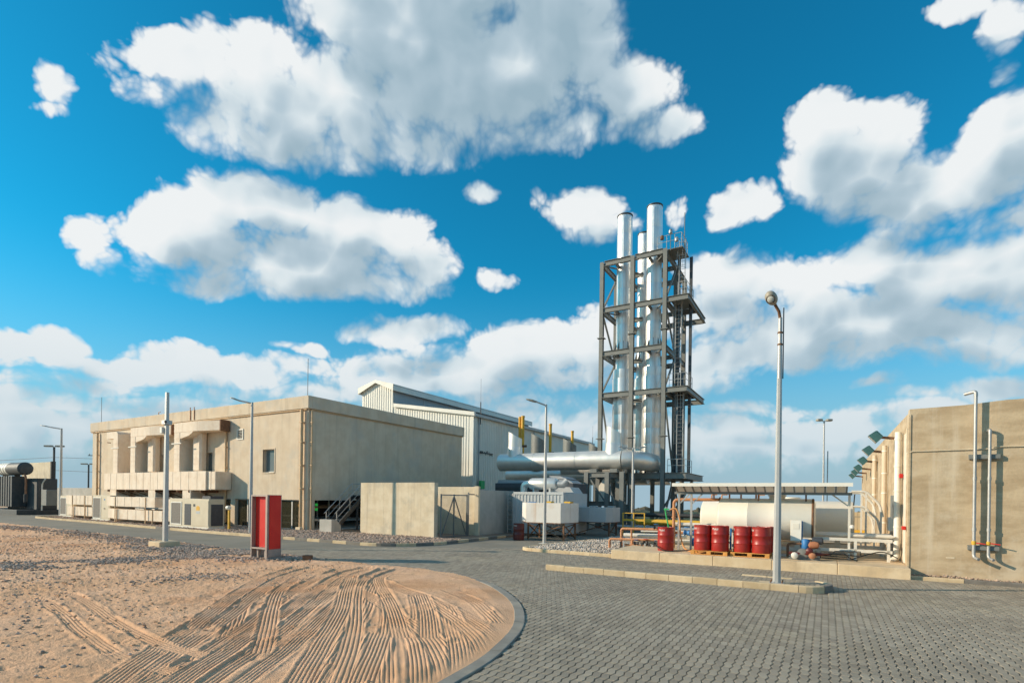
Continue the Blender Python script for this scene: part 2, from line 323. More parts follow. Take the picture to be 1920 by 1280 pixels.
M('flush_kerb', (.24, .22, .185), (.30, .28, .24), scale=2.2, rough=.9, bump=.3, bscale=40, patch=.5, pcol=(.45, .38, .28))
M('slab', (.64, .47, .28), (.74, .58, .38), scale=1.3, rough=.92, bump=.35, bscale=18, streak=.15, patch=.5, pcol=(.48, .36, .23), pscale=1.4)
M('paver', (.31, .26, .195), (.37, .315, .24), scale=.5, rough=.85, bump=.5, bscale=60, island=.17, stain=.45, stcol=(.17, .145, .115), stscale=.33, patch=.5, pcol=(.38, .315, .22), pscale=.35)
M('joint_sand', (.12, .10, .075), (.20, .165, .12), scale=2, rough=.95)
M('desert', (.50, .33, .20), (.58, .41, .27), scale=.08, rough=.95, bump=.3, bscale=2)
M('stone', (.40, .275, .20), (.50, .37, .285), scale=8, rough=.9, bump=.3, bscale=30, island=.42)
M('pale_stone', (.50, .42, .34), (.60, .52, .44), scale=8, rough=.9, bump=.3, bscale=30, island=.42)
M('bed_soil', (.24, .17, .12), (.32, .24, .17), scale=3, rough=.95, bump=.6, bscale=14)
M('cladding', (.70, .68, .60), (.76, .74, .66), scale=.5, rough=.5, streak=.12, scol=(.55, .50, .42))
M('grey_cladding', (.34, .36, .37), (.38, .40, .41), scale=.6, rough=.5)
M('roof_sheet', (.42, .43, .42), (.48, .48, .46), scale=.7, rough=.5)
M('aluminium', (.78, .77, .74), (.84, .83, .80), scale=1.5, rough=.43, metal=.82, streak=.10, scol=(.6, .5, .38))
M('duct_metal', (.78, .74, .67), (.85, .82, .75), scale=.9, rough=.40, metal=.6, bump=.04, bscale=2.5, streak=.10, scol=(.5, .40, .28))
M('steel_paint', (.18, .185, .17), (.215, .22, .20), scale=2, rough=.55, streak=.15, scol=(.20, .15, .10))
M('galvanised', (.42, .42, .40), (.50, .49, .47), scale=5, rough=.5, metal=.6, bump=.04, bscale=20)
M('pole_paint', (.46, .45, .43), (.52, .51, .48), scale=1, rough=.45, metal=.3, streak=.15, scol=(.38, .32, .25))
M('lamp_head', (.36, .32, .25), rough=.5); M('lamp_dark', (.13, .105, .08), rough=.6)
M('lens', (.55, .55, .50), rough=.15)
M('duct_wrap', (.76, .62, .47), (.82, .70, .56), scale=2.0, rough=.75, bump=.25, bscale=6, streak=.35, scol=(.55, .40, .27), patch=.4, pcol=(.62, .47, .33), pscale=1.1)
M('unit_cream', (.60, .51, .36), (.65, .56, .41), scale=2, rough=.55, streak=.2, scol=(.5, .4, .28))
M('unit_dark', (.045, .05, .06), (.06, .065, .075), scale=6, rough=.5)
M('grille', (.17, .15, .13), (.21, .19, .165), scale=10, rough=.7)
M('black_metal', (.03, .03, .032), (.05, .048, .045), scale=4, rough=.5)
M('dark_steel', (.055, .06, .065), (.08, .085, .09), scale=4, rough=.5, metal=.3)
M('gate_grey', (.17, .18, .18), (.20, .21, .21), scale=4, rough=.5, metal=.3)
M('red_panel', (.62, .018, .014), (.66, .03, .02), scale=2, rough=.42, streak=.18, scol=(.72, .12, .08), spec=.4)
M('sign_frame', (.33, .27, .24), (.39, .32, .28), scale=3, rough=.55, metal=.35)
M('drum_red', (.33, .016, .012), (.40, .026, .018), scale=3, rough=.42, spec=.5, patch=.35, pcol=(.24, .02, .015), pscale=4, streak=.2, scol=(.42, .07, .05))
M('drum_maroon', (.10, .014, .012), (.13, .02, .016), scale=3, rough=.4)
M('label_white', (.82, .80, .74), rough=.6)
M('pallet_wood', (.62, .27, .055), (.70, .35, .10), scale=12, rough=.8, bump=.3, bscale=30, island=.12)
M('tank_cream', (.78, .73, .62), (.82, .775, .67), scale=.8, rough=.45, streak=.14, scol=(.55, .42, .27))
M('tank_white', (.74, .70, .64), (.80, .77, .71), scale=1.2, rough=.6, streak=.55, scol=(.48, .24, .08), patch=.35, pcol=(.62, .50, .38), pscale=1.4)
M('container_white', (.44, .46, .46), (.50, .52, .51), scale=1, rough=.55, streak=.2, scol=(.4, .36, .32))
M('rust', (.15, .075, .04), (.24, .125, .065), scale=8, rough=.85, bump=.4)
M('rust_pipe', (.48, .20, .085), (.56, .27, .13), scale=5, rough=.65, bump=.1)
M('pipe_pale', (.66, .62, .54), (.74, .70, .61), scale=3, rough=.5)
M('pvc_white', (.80, .76, .66), (.84, .80, .71), scale=2, rough=.5)
M('pipe_plaster', (.58, .38, .20), (.64, .44, .25), scale=3, rough=.6)
M('yellow', (.70, .36, .02), (.76, .42, .04), scale=4, rough=.5)
M('yellow_dark', (.62, .36, .03), (.70, .42, .05), scale=4, rough=.6)
M('green', (.03, .42, .12), rough=.5)
M('blue', (.03, .17, .42), (.04, .20, .46), scale=4, rough=.5)
M('valve_red', (.60, .03, .02), rough=.4)
M('teal_shade', (.035, .11, .115), (.05, .14, .14), scale=5, rough=.45)
M('transformer', (.045, .052, .055), (.07, .075, .075), scale=3, rough=.6)
M('hose_orange', (.60, .26, .08), (.66, .32, .12), scale=6, rough=.6)
M('hose_black', (.02, .02, .02), rough=.5)
M('orange_float', (.40, .15, .07), (.46, .2, .1), rough=.8)
M('louvre', (.64, .62, .54), rough=.6)
M('far_scrub', (.10, .09, .06), (.14, .12, .08), scale=.05, rough=1.)
M('sandy_block', (.60, .46, .28), (.68, .54, .34), scale=.5, rough=.9, streak=.2, scol=(.45, .34, .2))
M('wire', (.16, .16, .17), rough=.6)
def glassy(name, col, alpha, rough=.08):
    m = M(name, col, rough=rough); b = m.node_tree.nodes['Principled BSDF']; b.inputs['Alpha'].default_value = alpha; b.inputs['Roughness'].default_value = rough; return m
glassy('smoked_glass', (.05, .048, .03), .62, .12); glassy('window_glass', (.16, .20, .20), .96, .06)
def lit_sign(name, col, st):
    m = M(name, col); b = m.node_tree.nodes['Principled BSDF']; b.inputs['Emission Color'].default_value = (*col, 1); b.inputs['Emission Strength'].default_value = st
lit_sign('exit_green', (.05, .6, .10), .35); lit_sign('lamp_orange', (1, .45, .03), 1.6)

# ============================================================ ground
def vnoise(x, y, seed=0):
    xi = np.floor(x).astype(np.int64); yi = np.floor(y).astype(np.int64); fx = x - xi; fy = y - yi
    fx = fx * fx * (3 - 2 * fx); fy = fy * fy * (3 - 2 * fy)
    def h(a, b):
        n = (a * 374761393 + b * 668265263 + seed * 1442695041) & 0x7fffffff
        n = ((n ^ (n >> 13)) * 1274126177) & 0x7fffffff; n = (n ^ (n >> 16)) & 0xffff; return n / 65535.0
    return (h(xi, yi) * (1 - fx) + h(xi + 1, yi) * fx) * (1 - fy) + (h(xi, yi + 1) * (1 - fx) + h(xi + 1, yi + 1) * fx) * fy
def fbm(x, y, oct=4, seed=0, gain=.5):
    s = 0; a = 1.; t = 0
    for i in range(oct): s = s + a * vnoise(x * 2 ** i, y * 2 ** i, seed + i * 17); t += a; a *= gain
    return s / t - .5
# desert sheet out to the horizon; the land falls gently away beyond the plant
def ground_sheet():
    rr = [0, 40, 80, 110, 140, 180, 240, 330, 460, 700, 1100, 1800, 3000, 5000, 7500]; n = 96; V = []; F = []
    for i, r in enumerate(rr):
        for k in range(n):
            a = 2 * math.pi * k / n; drop = max(0, r - 110) * .021 if r < 1800 else (1690 * .021 + (r - 1800) * .019)
            V.append((r * math.cos(a), r * math.sin(a), -.08 - drop + (0 if r < 100 else .6 * math.sin(a * 7 + r) * min(1, r / 800))))
    for i in range(len(rr) - 1):
        for k in range(n): F.append((i * n + k, (i + 1) * n + k, (i + 1) * n + (k + 1) % n, i * n + (k + 1) % n))
    me = npmesh('ground', V, F, True); o = part('ground', me, 'desert', None); tag(o, kind='structure'); return o
ground_sheet()
def sheet(name, poly, z, mat, parent=None, kind='structure'):
    mb = MB(); mb.add([(*S(e, n), z) for e, n in poly], [tuple(range(len(poly)))]); o = part(name, mb, mat, parent)
    if kind: tag(o, kind=kind)
    return o
road = sheet('road', [(-80, -12), (20, -12), (20, 46), (-80, 46)], -.017, 'joint_sand')
# edge of the sand yard
YARD = [(-3.5, -9), (-3.5, -4), (-3.5, 0), (-3.6, 3), (-3.75, 5.15), (-3.98, 6.6), (-4.62, 8.36), (-5.93, 10.24), (-8.0, 11.95), (-10.4, 12.62), (-13.4, 12.5), (-18.8, 12.7), (-30.6, 13.4), (-49.4, 13.9), (-64, 14), (-78, 14)]
def catmull(P, k=8):
    out = []; P = [np.array(p, float) for p in P]
    for i in range(len(P) - 1):
        a, b, c, d = P[max(i - 1, 0)], P[i], P[i + 1], P[min(i + 2, len(P) - 1)]
        for t in np.linspace(0, 1, k, endpoint=False):
            out.append(.5 * ((2 * b) + (c - a) * t + (2 * a - 5 * b + 4 * c - d) * t * t + (3 * b - 3 * c + d - a) * t ** 3))
    out.append(P[-1]); return np.array(out)
EDGE = catmull(YARD, 12)
def yard_inset(e, n):
    """signed distance inside the yard's edge (plant grid), + is inside"""
    e = np.asarray(e, float); n = np.asarray(n, float); best = np.full(e.shape, 1e9); sgn = np.full(e.shape, -1.)
    for i in range(len(EDGE) - 1):
        a, b = EDGE[i], EDGE[i + 1]; d = b - a; L2 = d @ d
        t = np.clip(((e - a[0]) * d[0] + (n - a[1]) * d[1]) / L2, 0, 1); px, py = a[0] + d[0] * t - e, a[1] + d[1] * t - n
        q = px * px + py * py; cr = d[0] * (n - a[1]) - d[1] * (e - a[0]); m = q < best
        best = np.where(m, q, best); sgn = np.where(m, np.sign(cr), sgn)
    return np.sqrt(best) * sgn
TRACKS=[
  ((-4.33,6.18), (-4.59,7.34), (-4.95,9.22), (-5.63,12.05), (-6.05,14.49), (-5.90,16.04)),
  ((-4.06,6.19), (-4.10,7.12), (-4.32,8.88), (-4.86,11.78), (-5.05,14.10), (-4.98,15.66)),
  ((-3.79,6.20), (-3.94,7.63), (-4.14,9.69), (-4.47,12.50), (-4.65,14.62), (-4.35,16.21)),
  ((-3.45,6.22), (-3.52,7.39), (-3.77,9.50), (-4.11,12.17), (-4.36,14.16), (-4.13,15.99)),
  ((-4.57,6.17), (-4.89,7.45), (-5.31,9.20), (-5.89,11.38), (-6.40,13.98), (-6.37,15.99)),
  ((-3.40,7.27), (-3.83,8.38), (-4.63,10.36), (-5.23,12.08), (-5.59,14.05)),
  ((-1.01,6.14), (-1.26,7.37), (-1.59,8.51), (-2.23,10.04), (-3.10,11.59), (-3.80,12.55)),
  ((-0.68,6.15), (-0.97,7.39), (-1.37,8.52), (-1.85,9.41)),
  ((-0.58,6.68), (-0.76,7.93), (-1.08,9.67), (-1.29,10.59)),
  ((-0.38,7.54), (-0.65,8.56), (-1.28,10.10), (-1.90,11.38), (-2.75,12.64), (-3.67,14.23)),
  ((-0.20,9.31), (-0.43,10.16), (-0.75,11.17), (-1.46,12.38)),
  ((-1.24,8.20), (-1.58,10.08), (-1.96,11.68)),
  ((-1.44,6.12), (-1.78,7.60), (-2.20,9.60), (-2.60,11.04)),
  ((-1.71,6.11), (-1.88,7.34), (-2.04,8.48)),
  ((-1.98,6.10), (-2.28,7.58), (-2.67,9.16), (-3.35,11.58), (-3.82,13.76), (-3.76,15.79)),
  ((-2.40,6.08), (-2.69,7.56), (-3.16,9.98), (-3.75,12.20), (-4.22,14.18)),
  ((-1.67,8.18), (-2.34,10.52), (-3.06,12.61), (-3.50,14.24), (-3.30,15.84)),
]
SIDE_TRACK=[(-10.47,11.67), (-9.31,11.25), (-7.93,10.14), (-6.62,8.93), (-5.30,7.84), (-4.52,7.34), (-4.08,7.14)]
def sand_yard():
    nr, nc = 420, 1150
    Y = 1 / np.linspace(1 / 4.9, 1 / 42., nr); A = np.linspace(-1.30, .16, nc)
    AA, YY = np.meshgrid(A, Y); X = AA * YY; e = X * CE + YY * SE; n = -X * SE + YY * CE
    ins = yard_inset(e, n)
    rough = np.clip((n - 8.2) / 3.5, 0, 1) * np.clip((-e - 11) / 5., 0, 1)            # stony ground by the road
    rough = np.maximum(rough, np.clip((-X - 6.5) / 3.5, 0, 1) * .8)
    H = .05 + .07 * fbm(X * .5, YY * .5, 3, 1) + .020 * fbm(X * 2.6, YY * 2.6, 4, 5)
    H += .010 * fbm(X * 15, YY * 15, 4, 9) + .07 * rough * fbm(X * 1.1, YY * 1.1, 4, 21) + .075 * rough * fbm(X * 4.5, YY * 4.5, 4, 31, .65) + .035 * np.clip((-X - 2.0) / 3, 0, 1) * np.abs(fbm(X * 7, YY * 9, 3, 131, .6)) + .036 * np.clip((-X - 3.0) / 3, 0, 1) * fbm(X * 6, YY * 8, 4, 231, .7)
    H += .022 * np.clip((-X - 2.5) / 3, 0, 1) * (1 - .5 * rough) * fbm(X * 3.5 + YY, YY * 5.5, 3, 77)
    def press(lat, along, w, p, ph, depth=.013):
        nonlocal H
        brk = np.clip(fbm(along * .9 + ph * 9, lat * 0 + ph, 2, 3) * 3 + 1.45, 0, 1)
        m = np.clip((w - np.abs(lat)) / .03, 0, 1) * brk; m = m * m * (3 - 2 * m)
        fr = np.abs(((lat / p + ph) % 1.0) - .5) * p; rib = .5 - 1.8 * np.exp(-(fr / (.17 * p)) ** 2) + .5 * np.exp(-((fr - .34 * p) / (.12 * p)) ** 2)
        hh = .040 + depth * .62 * rib * (.45 + .9 * vnoise(lat * 5, along * 2.3, 6)) + .007 * fbm(lat * 30, along * 26, 3, 8) + .02 * fbm(lat * 3, along * 1.5, 2, 18)
        H = H * (1 - m) + hh * m
        H += .011 * brk * np.exp(-((np.abs(lat) - w - .025) / .028) ** 2) * (.5 + .9 * vnoise(along * 6, lat * 8, 4))
    rs = np.random.default_rng(3)
    order = list(range(len(TRACKS))); more = []
    for t in TRACKS[1::2]:
        dx, k = rs.uniform(-.7, .7), rs.uniform(-.07, .07); more.append([(x + dx + k * (y - 9), y) for x, y in t])
    for t in more[::1] + list(TRACKS):
        t = sorted(t, key=lambda q: q[1]); c = catmull(t, 10); yy, xx = c[:, 1], c[:, 0]; o = np.argsort(yy); yy, xx = yy[o], xx[o]
        fx = np.interp(YY, yy, xx); sl = np.gradient(xx, np.maximum.accumulate(yy + np.arange(len(yy)) * 1e-5)); cs = 1 / np.sqrt(1 + np.interp(YY, yy, sl) ** 2)
        fx = fx + np.where(YY < yy[0], (YY - yy[0]) * sl[2], 0); lat = (X - fx) * cs; lat = np.where((YY < yy[0] - (9 if yy[0] < 6.4 else 0)) | (YY > yy[-1]), 9, lat)
        press(lat, YY, rs.uniform(.13, .19), rs.uniform(.052, .068), rs.uniform(0, 6))
    c = catmull(sorted(SIDE_TRACK), 10); fy = np.interp(X, c[:, 0], c[:, 1]); sl = np.interp(X, c[:, 0], np.gradient(c[:, 1], c[:, 0])); cs = 1 / np.sqrt(1 + sl ** 2)
    for off in (0, .62): lat = (YY - fy + off * 1.1) * cs; press(np.where((X < c[0, 0]) | (X > c[-1, 0]), 9, lat), X, .12, .05, off)
    for k in range(70):                                                         # footprints and clods
        x, y = rs.uniform(-8, 0), rs.uniform(6, 16); r = rs.uniform(.04, .13); H += rs.choice([-.03, .025]) * np.exp(-((X - x) ** 2 + ((YY - y) * rs.uniform(.6, 1.4)) ** 2) / r ** 2)
    lip = np.clip((ins - .22) / .35, 0, 1); H = H * lip + (.012 + .012 * fbm(X * 4, YY * 4, 3, 12)) * (1 - lip)
    # sand has drifted over the kerb towards the road junction
    drift = np.clip((-e - 7.5) / 2, 0, 1); H = np.where((ins < .3), H + .02 * drift * (1 + 1.4 * fbm(X * 2, YY * 2, 3, 44)), H)
    keep = ins > .17 - .30 * drift * (.6 + 1.2 * fbm(X * 1.3, YY * 1.3, 3, 50))
    idx = np.arange(nr * nc).reshape(nr, nc); q = np.stack([idx[:-1, :-1], idx[:-1, 1:], idx[1:, 1:], idx[1:, :-1]], -1).reshape(-1, 4)
    kk = (keep[:-1, :-1] & keep[:-1, 1:] & keep[1:, 1:] & keep[1:, :-1]).ravel(); q = q[kk]
    used = np.unique(q); mp = np.full(nr * nc, -1); mp[used] = np.arange(len(used))
    V = np.stack([X.ravel(), YY.ravel(), H.ravel()], -1)[used]; me = npmesh('sand_yard', V, mp[q], True)
    m = M('sand', (.72, .40, .21), (.82, .495, .30), scale=.35, rough=.95, bump=.8, bscale=60, patch=.7, pcol=(.56, .25, .105), pscale=.3, stain=.5, stcol=(.50, .29, .155), stscale=.5)
    tag(part('sand_yard', me, m, None), kind='structure')
    return (X, YY, H, ins)
SAND = sand_yard()
def yard_height(x, y):
    X, YY, H, ins = SAND; ys = YY[:, 0]; i = np.clip(np.searchsorted(ys, y), 0, len(ys) - 1); a = x / ys[i]; A = X[0] / ys[0]
    j = np.clip(np.searchsorted(A, a), 0, X.shape[1] - 1); return H[i, j]
# flush concrete kerb round the yard's corner, in cast lengths
kerb_y = bpy.data.objects.new('yard_kerb', None); COL.objects.link(kerb_y); tag(kerb_y, kind='structure')
def kerb_run(parent, pts, inset0, inset1, z0, z1, step, mats, gap=.006, ch=.012, name='kerb_stone', z1b=None):
    P = np.array(pts); d = np.r_[0, np.cumsum(np.hypot(*np.diff(P, axis=0).T))]; k = max(1, round(d[-1] / step)); out = []
    def at(s):
        x = np.interp(s, d, P[:, 0]); y = np.interp(s, d, P[:, 1]); x2, x1 = np.interp(min(s + .05, d[-1]), d, P[:, 0]), np.interp(max(s - .05, 0), d, P[:, 0])
        y2, y1 = np.interp(min(s + .05, d[-1]), d, P[:, 1]), np.interp(max(s - .05, 0), d, P[:, 1]); t = np.array([x2 - x1, y2 - y1]); t /= np.linalg.norm(t); return np.array([x, y]), np.array([-t[1], t[0]])
    for i in range(k):
        s0, s1 = d[-1] * i / k + gap / 2, d[-1] * (i + 1) / k - gap / 2; mb = MB(); rows = []
        dz = random.uniform(-.006, .006); ns = 4
        for q in range(ns + 1):
            c, nn = at(s0 + (s1 - s0) * q / ns)
            rows.append([(*S(*(c + nn * inset0)), z0), (*S(*(c + nn * inset0)), z1 - ch + dz), (*S(*(c + nn * (inset0 + ch * np.sign(inset1 - inset0)))), z1 + dz), (*S(*(c + nn * (inset1 - ch * np.sign(inset1 - inset0)))), z1 + dz), (*S(*(c + nn * inset1)), z1 - ch + dz), (*S(*(c + nn * inset1)), z0)])
        vs = [p for r in rows for p in r]; fs = [(a * 6 + b, a * 6 + b + 1, (a + 1) * 6 + b + 1, (a + 1) * 6 + b) for a in range(ns) for b in range(5)] + [tuple(range(6))[::-1], tuple(range(ns * 6, ns * 6 + 6))]
        mb.add(vs, fs); out.append(part(name, mb, mats(i, k), parent))
    return out
kerb_run(kerb_y, EDGE[24:120], 0, .20, -.05, .022, .95, lambda i, k: 'flush_kerb')
# ------------------------------------------------------------ paving
ISL = dict(e0=-7.5, e1=-.42, n0=14.85, n1=16.35)
def in_island(e, n): return (e > ISL['e0']) & (e < ISL['e1'] + .5) & (n > ISL['n0']) & (n < ISL['n1'])
def on_road(e, n):
    yd = yard_inset(e, n) < -.02
    north = np.where(e < -18.3, n < 17.25, np.where(e < -15.3, n < 17.25 + (e + 18.3) * .9, np.where(e < -11.4, n < 44, n < 19.2)))
    north = np.where((e > -11.4) & (e < -6.9), n < 19.55, north); north = np.where(e > 2.0, n < 19.35, north)
    return yd & north & (e < 18)
PL, PW = .225, .1125
ZZ = [(0, 0.), (.30, .016), (.70, -.016), (1., 0.)]
def paver_outline(g=.0045):
    right = [(PW / 2 + o - g, (t - .5) * PL) for t, o in ZZ]; left = [(-PW / 2 + o + g, (t - .5) * PL) for t, o in ZZ[::-1]]
    P = right + left; P = [(x, y - math.copysign(.002, y) if abs(abs(y) - PL / 2) < 1e-6 else y) for x, y in P]; return P
def paving():
    es = np.arange(-28, 17, PW); ns = np.arange(-4, 45, PL); EE, NN = np.meshgrid(es, ns); EE = EE + 0 * NN
    EE, NN = EE.ravel(), NN.ravel(); X = EE * CE - NN * SE; Y = EE * SE + NN * CE
    near = (Y > 4.6) & (np.abs(X) < 1.12 * Y + .6) & (np.hypot(X, Y) < 23.5); EE, NN, X, Y = EE[near], NN[near], X[near], Y[near]
    ok = on_road(EE, NN) & ~in_island(EE, NN); EE, NN, X, Y = EE[ok], NN[ok], X[ok], Y[ok]
    sink = .010 * fbm(EE * .35, NN * .35, 3, 61); Z = sink + RNG.uniform(-.0014, .0014, len(EE)); tx = RNG.normal(0, .006, len(EE)); ty = RNG.normal(0, .006, len(EE))
    P = np.array(paver_outline()); c = .0065; sc = np.array([1 - 2 * c / PW, 1 - 2 * c / PL]); k = len(P)
    top = np.c_[P * sc, np.zeros(k)]; bot = np.c_[P, np.full(k, -.016)]; U = np.r_[top, bot]
    fr = (Y > 5.2) & (np.abs(X) < .96 * Y) & (1000 * 2.2 / Y < 350 - 14 * X / Y); dist = np.hypot(X, Y) + np.where(fr, 0, 1e3)
    order = np.argsort(dist); solo = order[:300]; rest = order[300:]
    # the nearest stones, one by one
    mb = MB(); mb.add(U, [tuple(range(k))] + [(k + i, k + (i + 1) % k, (i + 1) % k, i) for i in range(k)]); pm = mb.mesh('paver'); pm.materials.append(MATS['paver'])
    for i in solo:
        o = bpy.data.objects.new('paver', pm); COL.objects.link(o); o.parent = road; o.location = (X[i], Y[i], Z[i]); o.rotation_euler = (tx[i], ty[i], R0)
    # all others in one part
    L = U[None, :, :] + 0; n = len(rest); ex = EE[rest, None] + L[..., 0]; nn = NN[rest, None] + L[..., 1]
    zz = Z[rest, None] + L[..., 2] + L[..., 0] * ty[rest, None] + L[..., 1] * tx[rest, None]
    V = np.stack([ex * CE - nn * SE, ex * SE + nn * CE, zz], -1).reshape(-1, 3)
    base = (np.arange(n) * 2 * k)[:, None]
    quads = [[k + i, k + (i + 1) % k, (i + 1) % k, i] for i in range(k)] + [[0, 1, 6, 7], [1, 2, 5, 6], [2, 3, 4, 5]]
    F = np.concatenate([base + np.array(q)[None] for q in quads], 0)
    part('paver_field', npmesh('paver_field', V, F), 'paver', road, kind='stuff')
    # too far to tell the stones apart: one sheet with the joints as relief
    cs = 1.0; e2 = np.arange(-78, 19, cs) + .5; n2 = np.arange(-8, 45, cs) + .5; a, b = np.meshgrid(e2, n2); a, b = a.ravel(), b.ravel()
    V, F = [], []
    x, y = a * CE - b * SE, a * SE + b * CE
    keep = (np.hypot(x, y) > 22.3) & (yard_inset(a, b) < .9) & (b < 44)
    for u, w in zip(a[keep], b[keep]):
        i = len(V); V += [(*S(u + p, w + q), -.010) for p, q in ((-.5, -.5), (.5, -.5), (.5, .5), (-.5, .5))]; F.append((i, i + 1, i + 2, i + 3))
    m = M('far_paving', (.20, .18, .14), (.25, .225, .18), scale=.4, rough=.88, bump=.4, bscale=30, patch=.35, pcol=(.34, .285, .20), pscale=.3)
    nt = m.node_tree; bk = nt.nodes.new('ShaderNodeTexBrick'); mp = nt.nodes.new('ShaderNodeMapping'); tc = nt.nodes.new('ShaderNodeTexCoord')
    mp.inputs['Rotation'].default_value = (0, 0, -R0 + math.pi / 2); nt.links.new(tc.outputs['Object'], mp.inputs[0]); nt.links.new(mp.outputs[0], bk.inputs[0])
    bk.inputs['Scale'].default_value = 1; bk.inputs['Brick Width'].default_value = PL; bk.inputs['Row Height'].default_value = PW; bk.inputs['Mortar Size'].default_value = .006
    bk.inputs['Color1'].default_value = bk.inputs['Color2'].default_value = (1, 1, 1, 1); bk.inputs['Mortar'].default_value = (0, 0, 0, 1)
    bp = [q for q in nt.nodes if q.type == 'BUMP'][0]; nt.links.new(bk.outputs['Color'], bp.inputs['Height']); bp.inputs['Distance'].default_value = .01
    part('far_paving', npmesh('far_paving', V, F), m, road)
paving()
# ------------------------------------------------------------ raised island with its kerb stones
def island():
    e0, e1, n0, n1 = ISL['e0'], ISL['e1'], ISL['n0'], ISL['n1']; r = (n1 - n0) / 2
    arc = [(e1 - r * .2 + r * math.cos(a), n0 + r + r * math.sin(a)) for a in np.linspace(-math.pi / 2, math.pi / 2, 13)]
    isl = sheet('island_paving', [(e0 + .05, n0 + .1)] + [(x - .07, y) for x, y in arc] + [(e0 + 3.4, n1 - .1), (e0 + .05, n0 + .55)], .125, 'paver')
    # stone tops laid on it
    pts = [(e0, n0)] + [(x, n0) for x in np.linspace(e0 + .5, e1 - .4, 12)] + arc + [(x, n1) for x in np.linspace(e1 - .5, e1 - 1.6, 4)]
    pts = np.array(pts); kb = bpy.data.objects.new('island_kerb', None); COL.objects.link(kb); tag(kb, kind='structure')
    def mt(i, k): return 'kerb_dark' if k - i in (3, 5) else 'kerb_concrete'
    kerb_run(kb, pts, 0, .15, -.03, .155, .62, mt, gap=.012, ch=.02)
    P = paver_outline(); c = .0065; U = [(x * (1 - 2 * c / PW), y * (1 - 2 * c / PL), 0) for x, y in P] + [(x, y, -.012) for x, y in P]; k = len(P); mb = MB()
    row = 0; n = n0 + .27
    while n < n1 - .02:
        e = e0 + .25 + 0
        while e < e1 + .42:
            back = n1 - .12 if e > e1 - 1.7 else n0 + .55 + (n1 - n0 - .65) * min(1, (e - e0) / 3.4)
            if n < back - .08 and (e < e1 - .25 or math.hypot(e - (e1 - r * .2), n - n0 - r) < r - .27):
                mb.add([(*S(e + x, n + y), .136 + z) for x, y, z in U], [tuple(range(k))] + [(k + i, k + (i + 1) % k, (i + 1) % k, i) for i in range(k)])
            e += PW
        n += PL; row += 1
    part('paver_field', mb, 'paver', isl, kind='stuff')
island()
# ------------------------------------------------------------ kerbs of the beds, beds and gravel
kerb_a = bpy.data.objects.new('bed_kerb', None); COL.objects.link(kerb_a); tag(kerb_a, kind='structure')
arc = [(-18.0 + 2.6 * math.sin(t), 19.85 - 2.6 * math.cos(t)) for t in np.linspace(0, math.pi / 2, 9)]
KA = [(-58.5, 20.6), (-57.9, 18.6), (-55, 18.1), (-46, 17.85), (-38, 17.45), (-30, 17.2), (-24, 17.25)] + arc + [(-15.4, 24), (-15.4, 30)]
KAs = np.concatenate([catmull(KA[:7], 6)[:-1], np.array(arc), np.array([(-15.4, 21.5), (-15.4, 24), (-15.4, 30)])])
kerb_run(kerb_a, KAs, 0, .15, -.03, .13, .9, lambda i, k: ('kerb_dark' if (i > k * .62 and i % 2 == 0) or i in (27, 28) else 'kerb_concrete'), gap=.012, ch=.02)  # alternate darker stones: shade of this stretch put into the colour
kerb_b = bpy.data.objects.new('gravel_kerb', None); COL.objects.link(kerb_b); tag(kerb_b, kind='structure')
KB = [(-10.6, 26.5), (-11.1, 23), (-11.35, 20.6), (-11.2, 20.0), (-10.6, 19.75), (-9, 19.62), (-7.05, 19.5)]
kerb_run(kerb_b, catmull(KB, 6), 0, .15, -.03, .12, .9, lambda i, k: 'kerb_concrete', gap=.012, ch=.02)
sheet('gravel_bed', [(-57.4, 21.6), (-57.6, 19), (-46, 18), (-30, 17.35), (-24, 17.4), (-18, 17.4), (-16.4, 18.2), (-15.6, 19.6), (-15.55, 30), (-27, 30), (-27, 21.6)], .05, 'bed_soil')
sheet('gravel_bed', [(-11.25, 20.5), (-10.5, 19.9), (-6.95, 19.6), (-6.95, 34), (-10.4, 34), (-10.5, 26)], .06, 'bed_soil')
ICO = None
def stone_shapes(k=9):
    t = (1 + 5 ** .5) / 2; V = np.array([(-1, t, 0), (1, t, 0), (-1, -t, 0), (1, -t, 0), (0, -1, t), (0, 1, t), (0, -1, -t), (0, 1, -t), (t, 0, -1), (t, 0, 1), (-t, 0, -1), (-t, 0, 1)]); V /= np.linalg.norm(V[0])
    F = np.array([(0, 11, 5), (0, 5, 1), (0, 1, 7), (0, 7, 10), (0, 10, 11), (1, 5, 9), (5, 11, 4), (11, 10, 2), (10, 7, 6), (7, 1, 8), (3, 9, 4), (3, 4, 2), (3, 2, 6), (3, 6, 8), (3, 8, 9), (4, 9, 5), (2, 4, 11), (6, 2, 10), (8, 6, 7), (9, 8, 1)])
    return [V * RNG.uniform(.72, 1.2, (12, 1)) * np.array([1, RNG.uniform(.6, .9), RNG.uniform(.45, .75)]) for _ in range(k)], F
SHAPES, SF = stone_shapes()
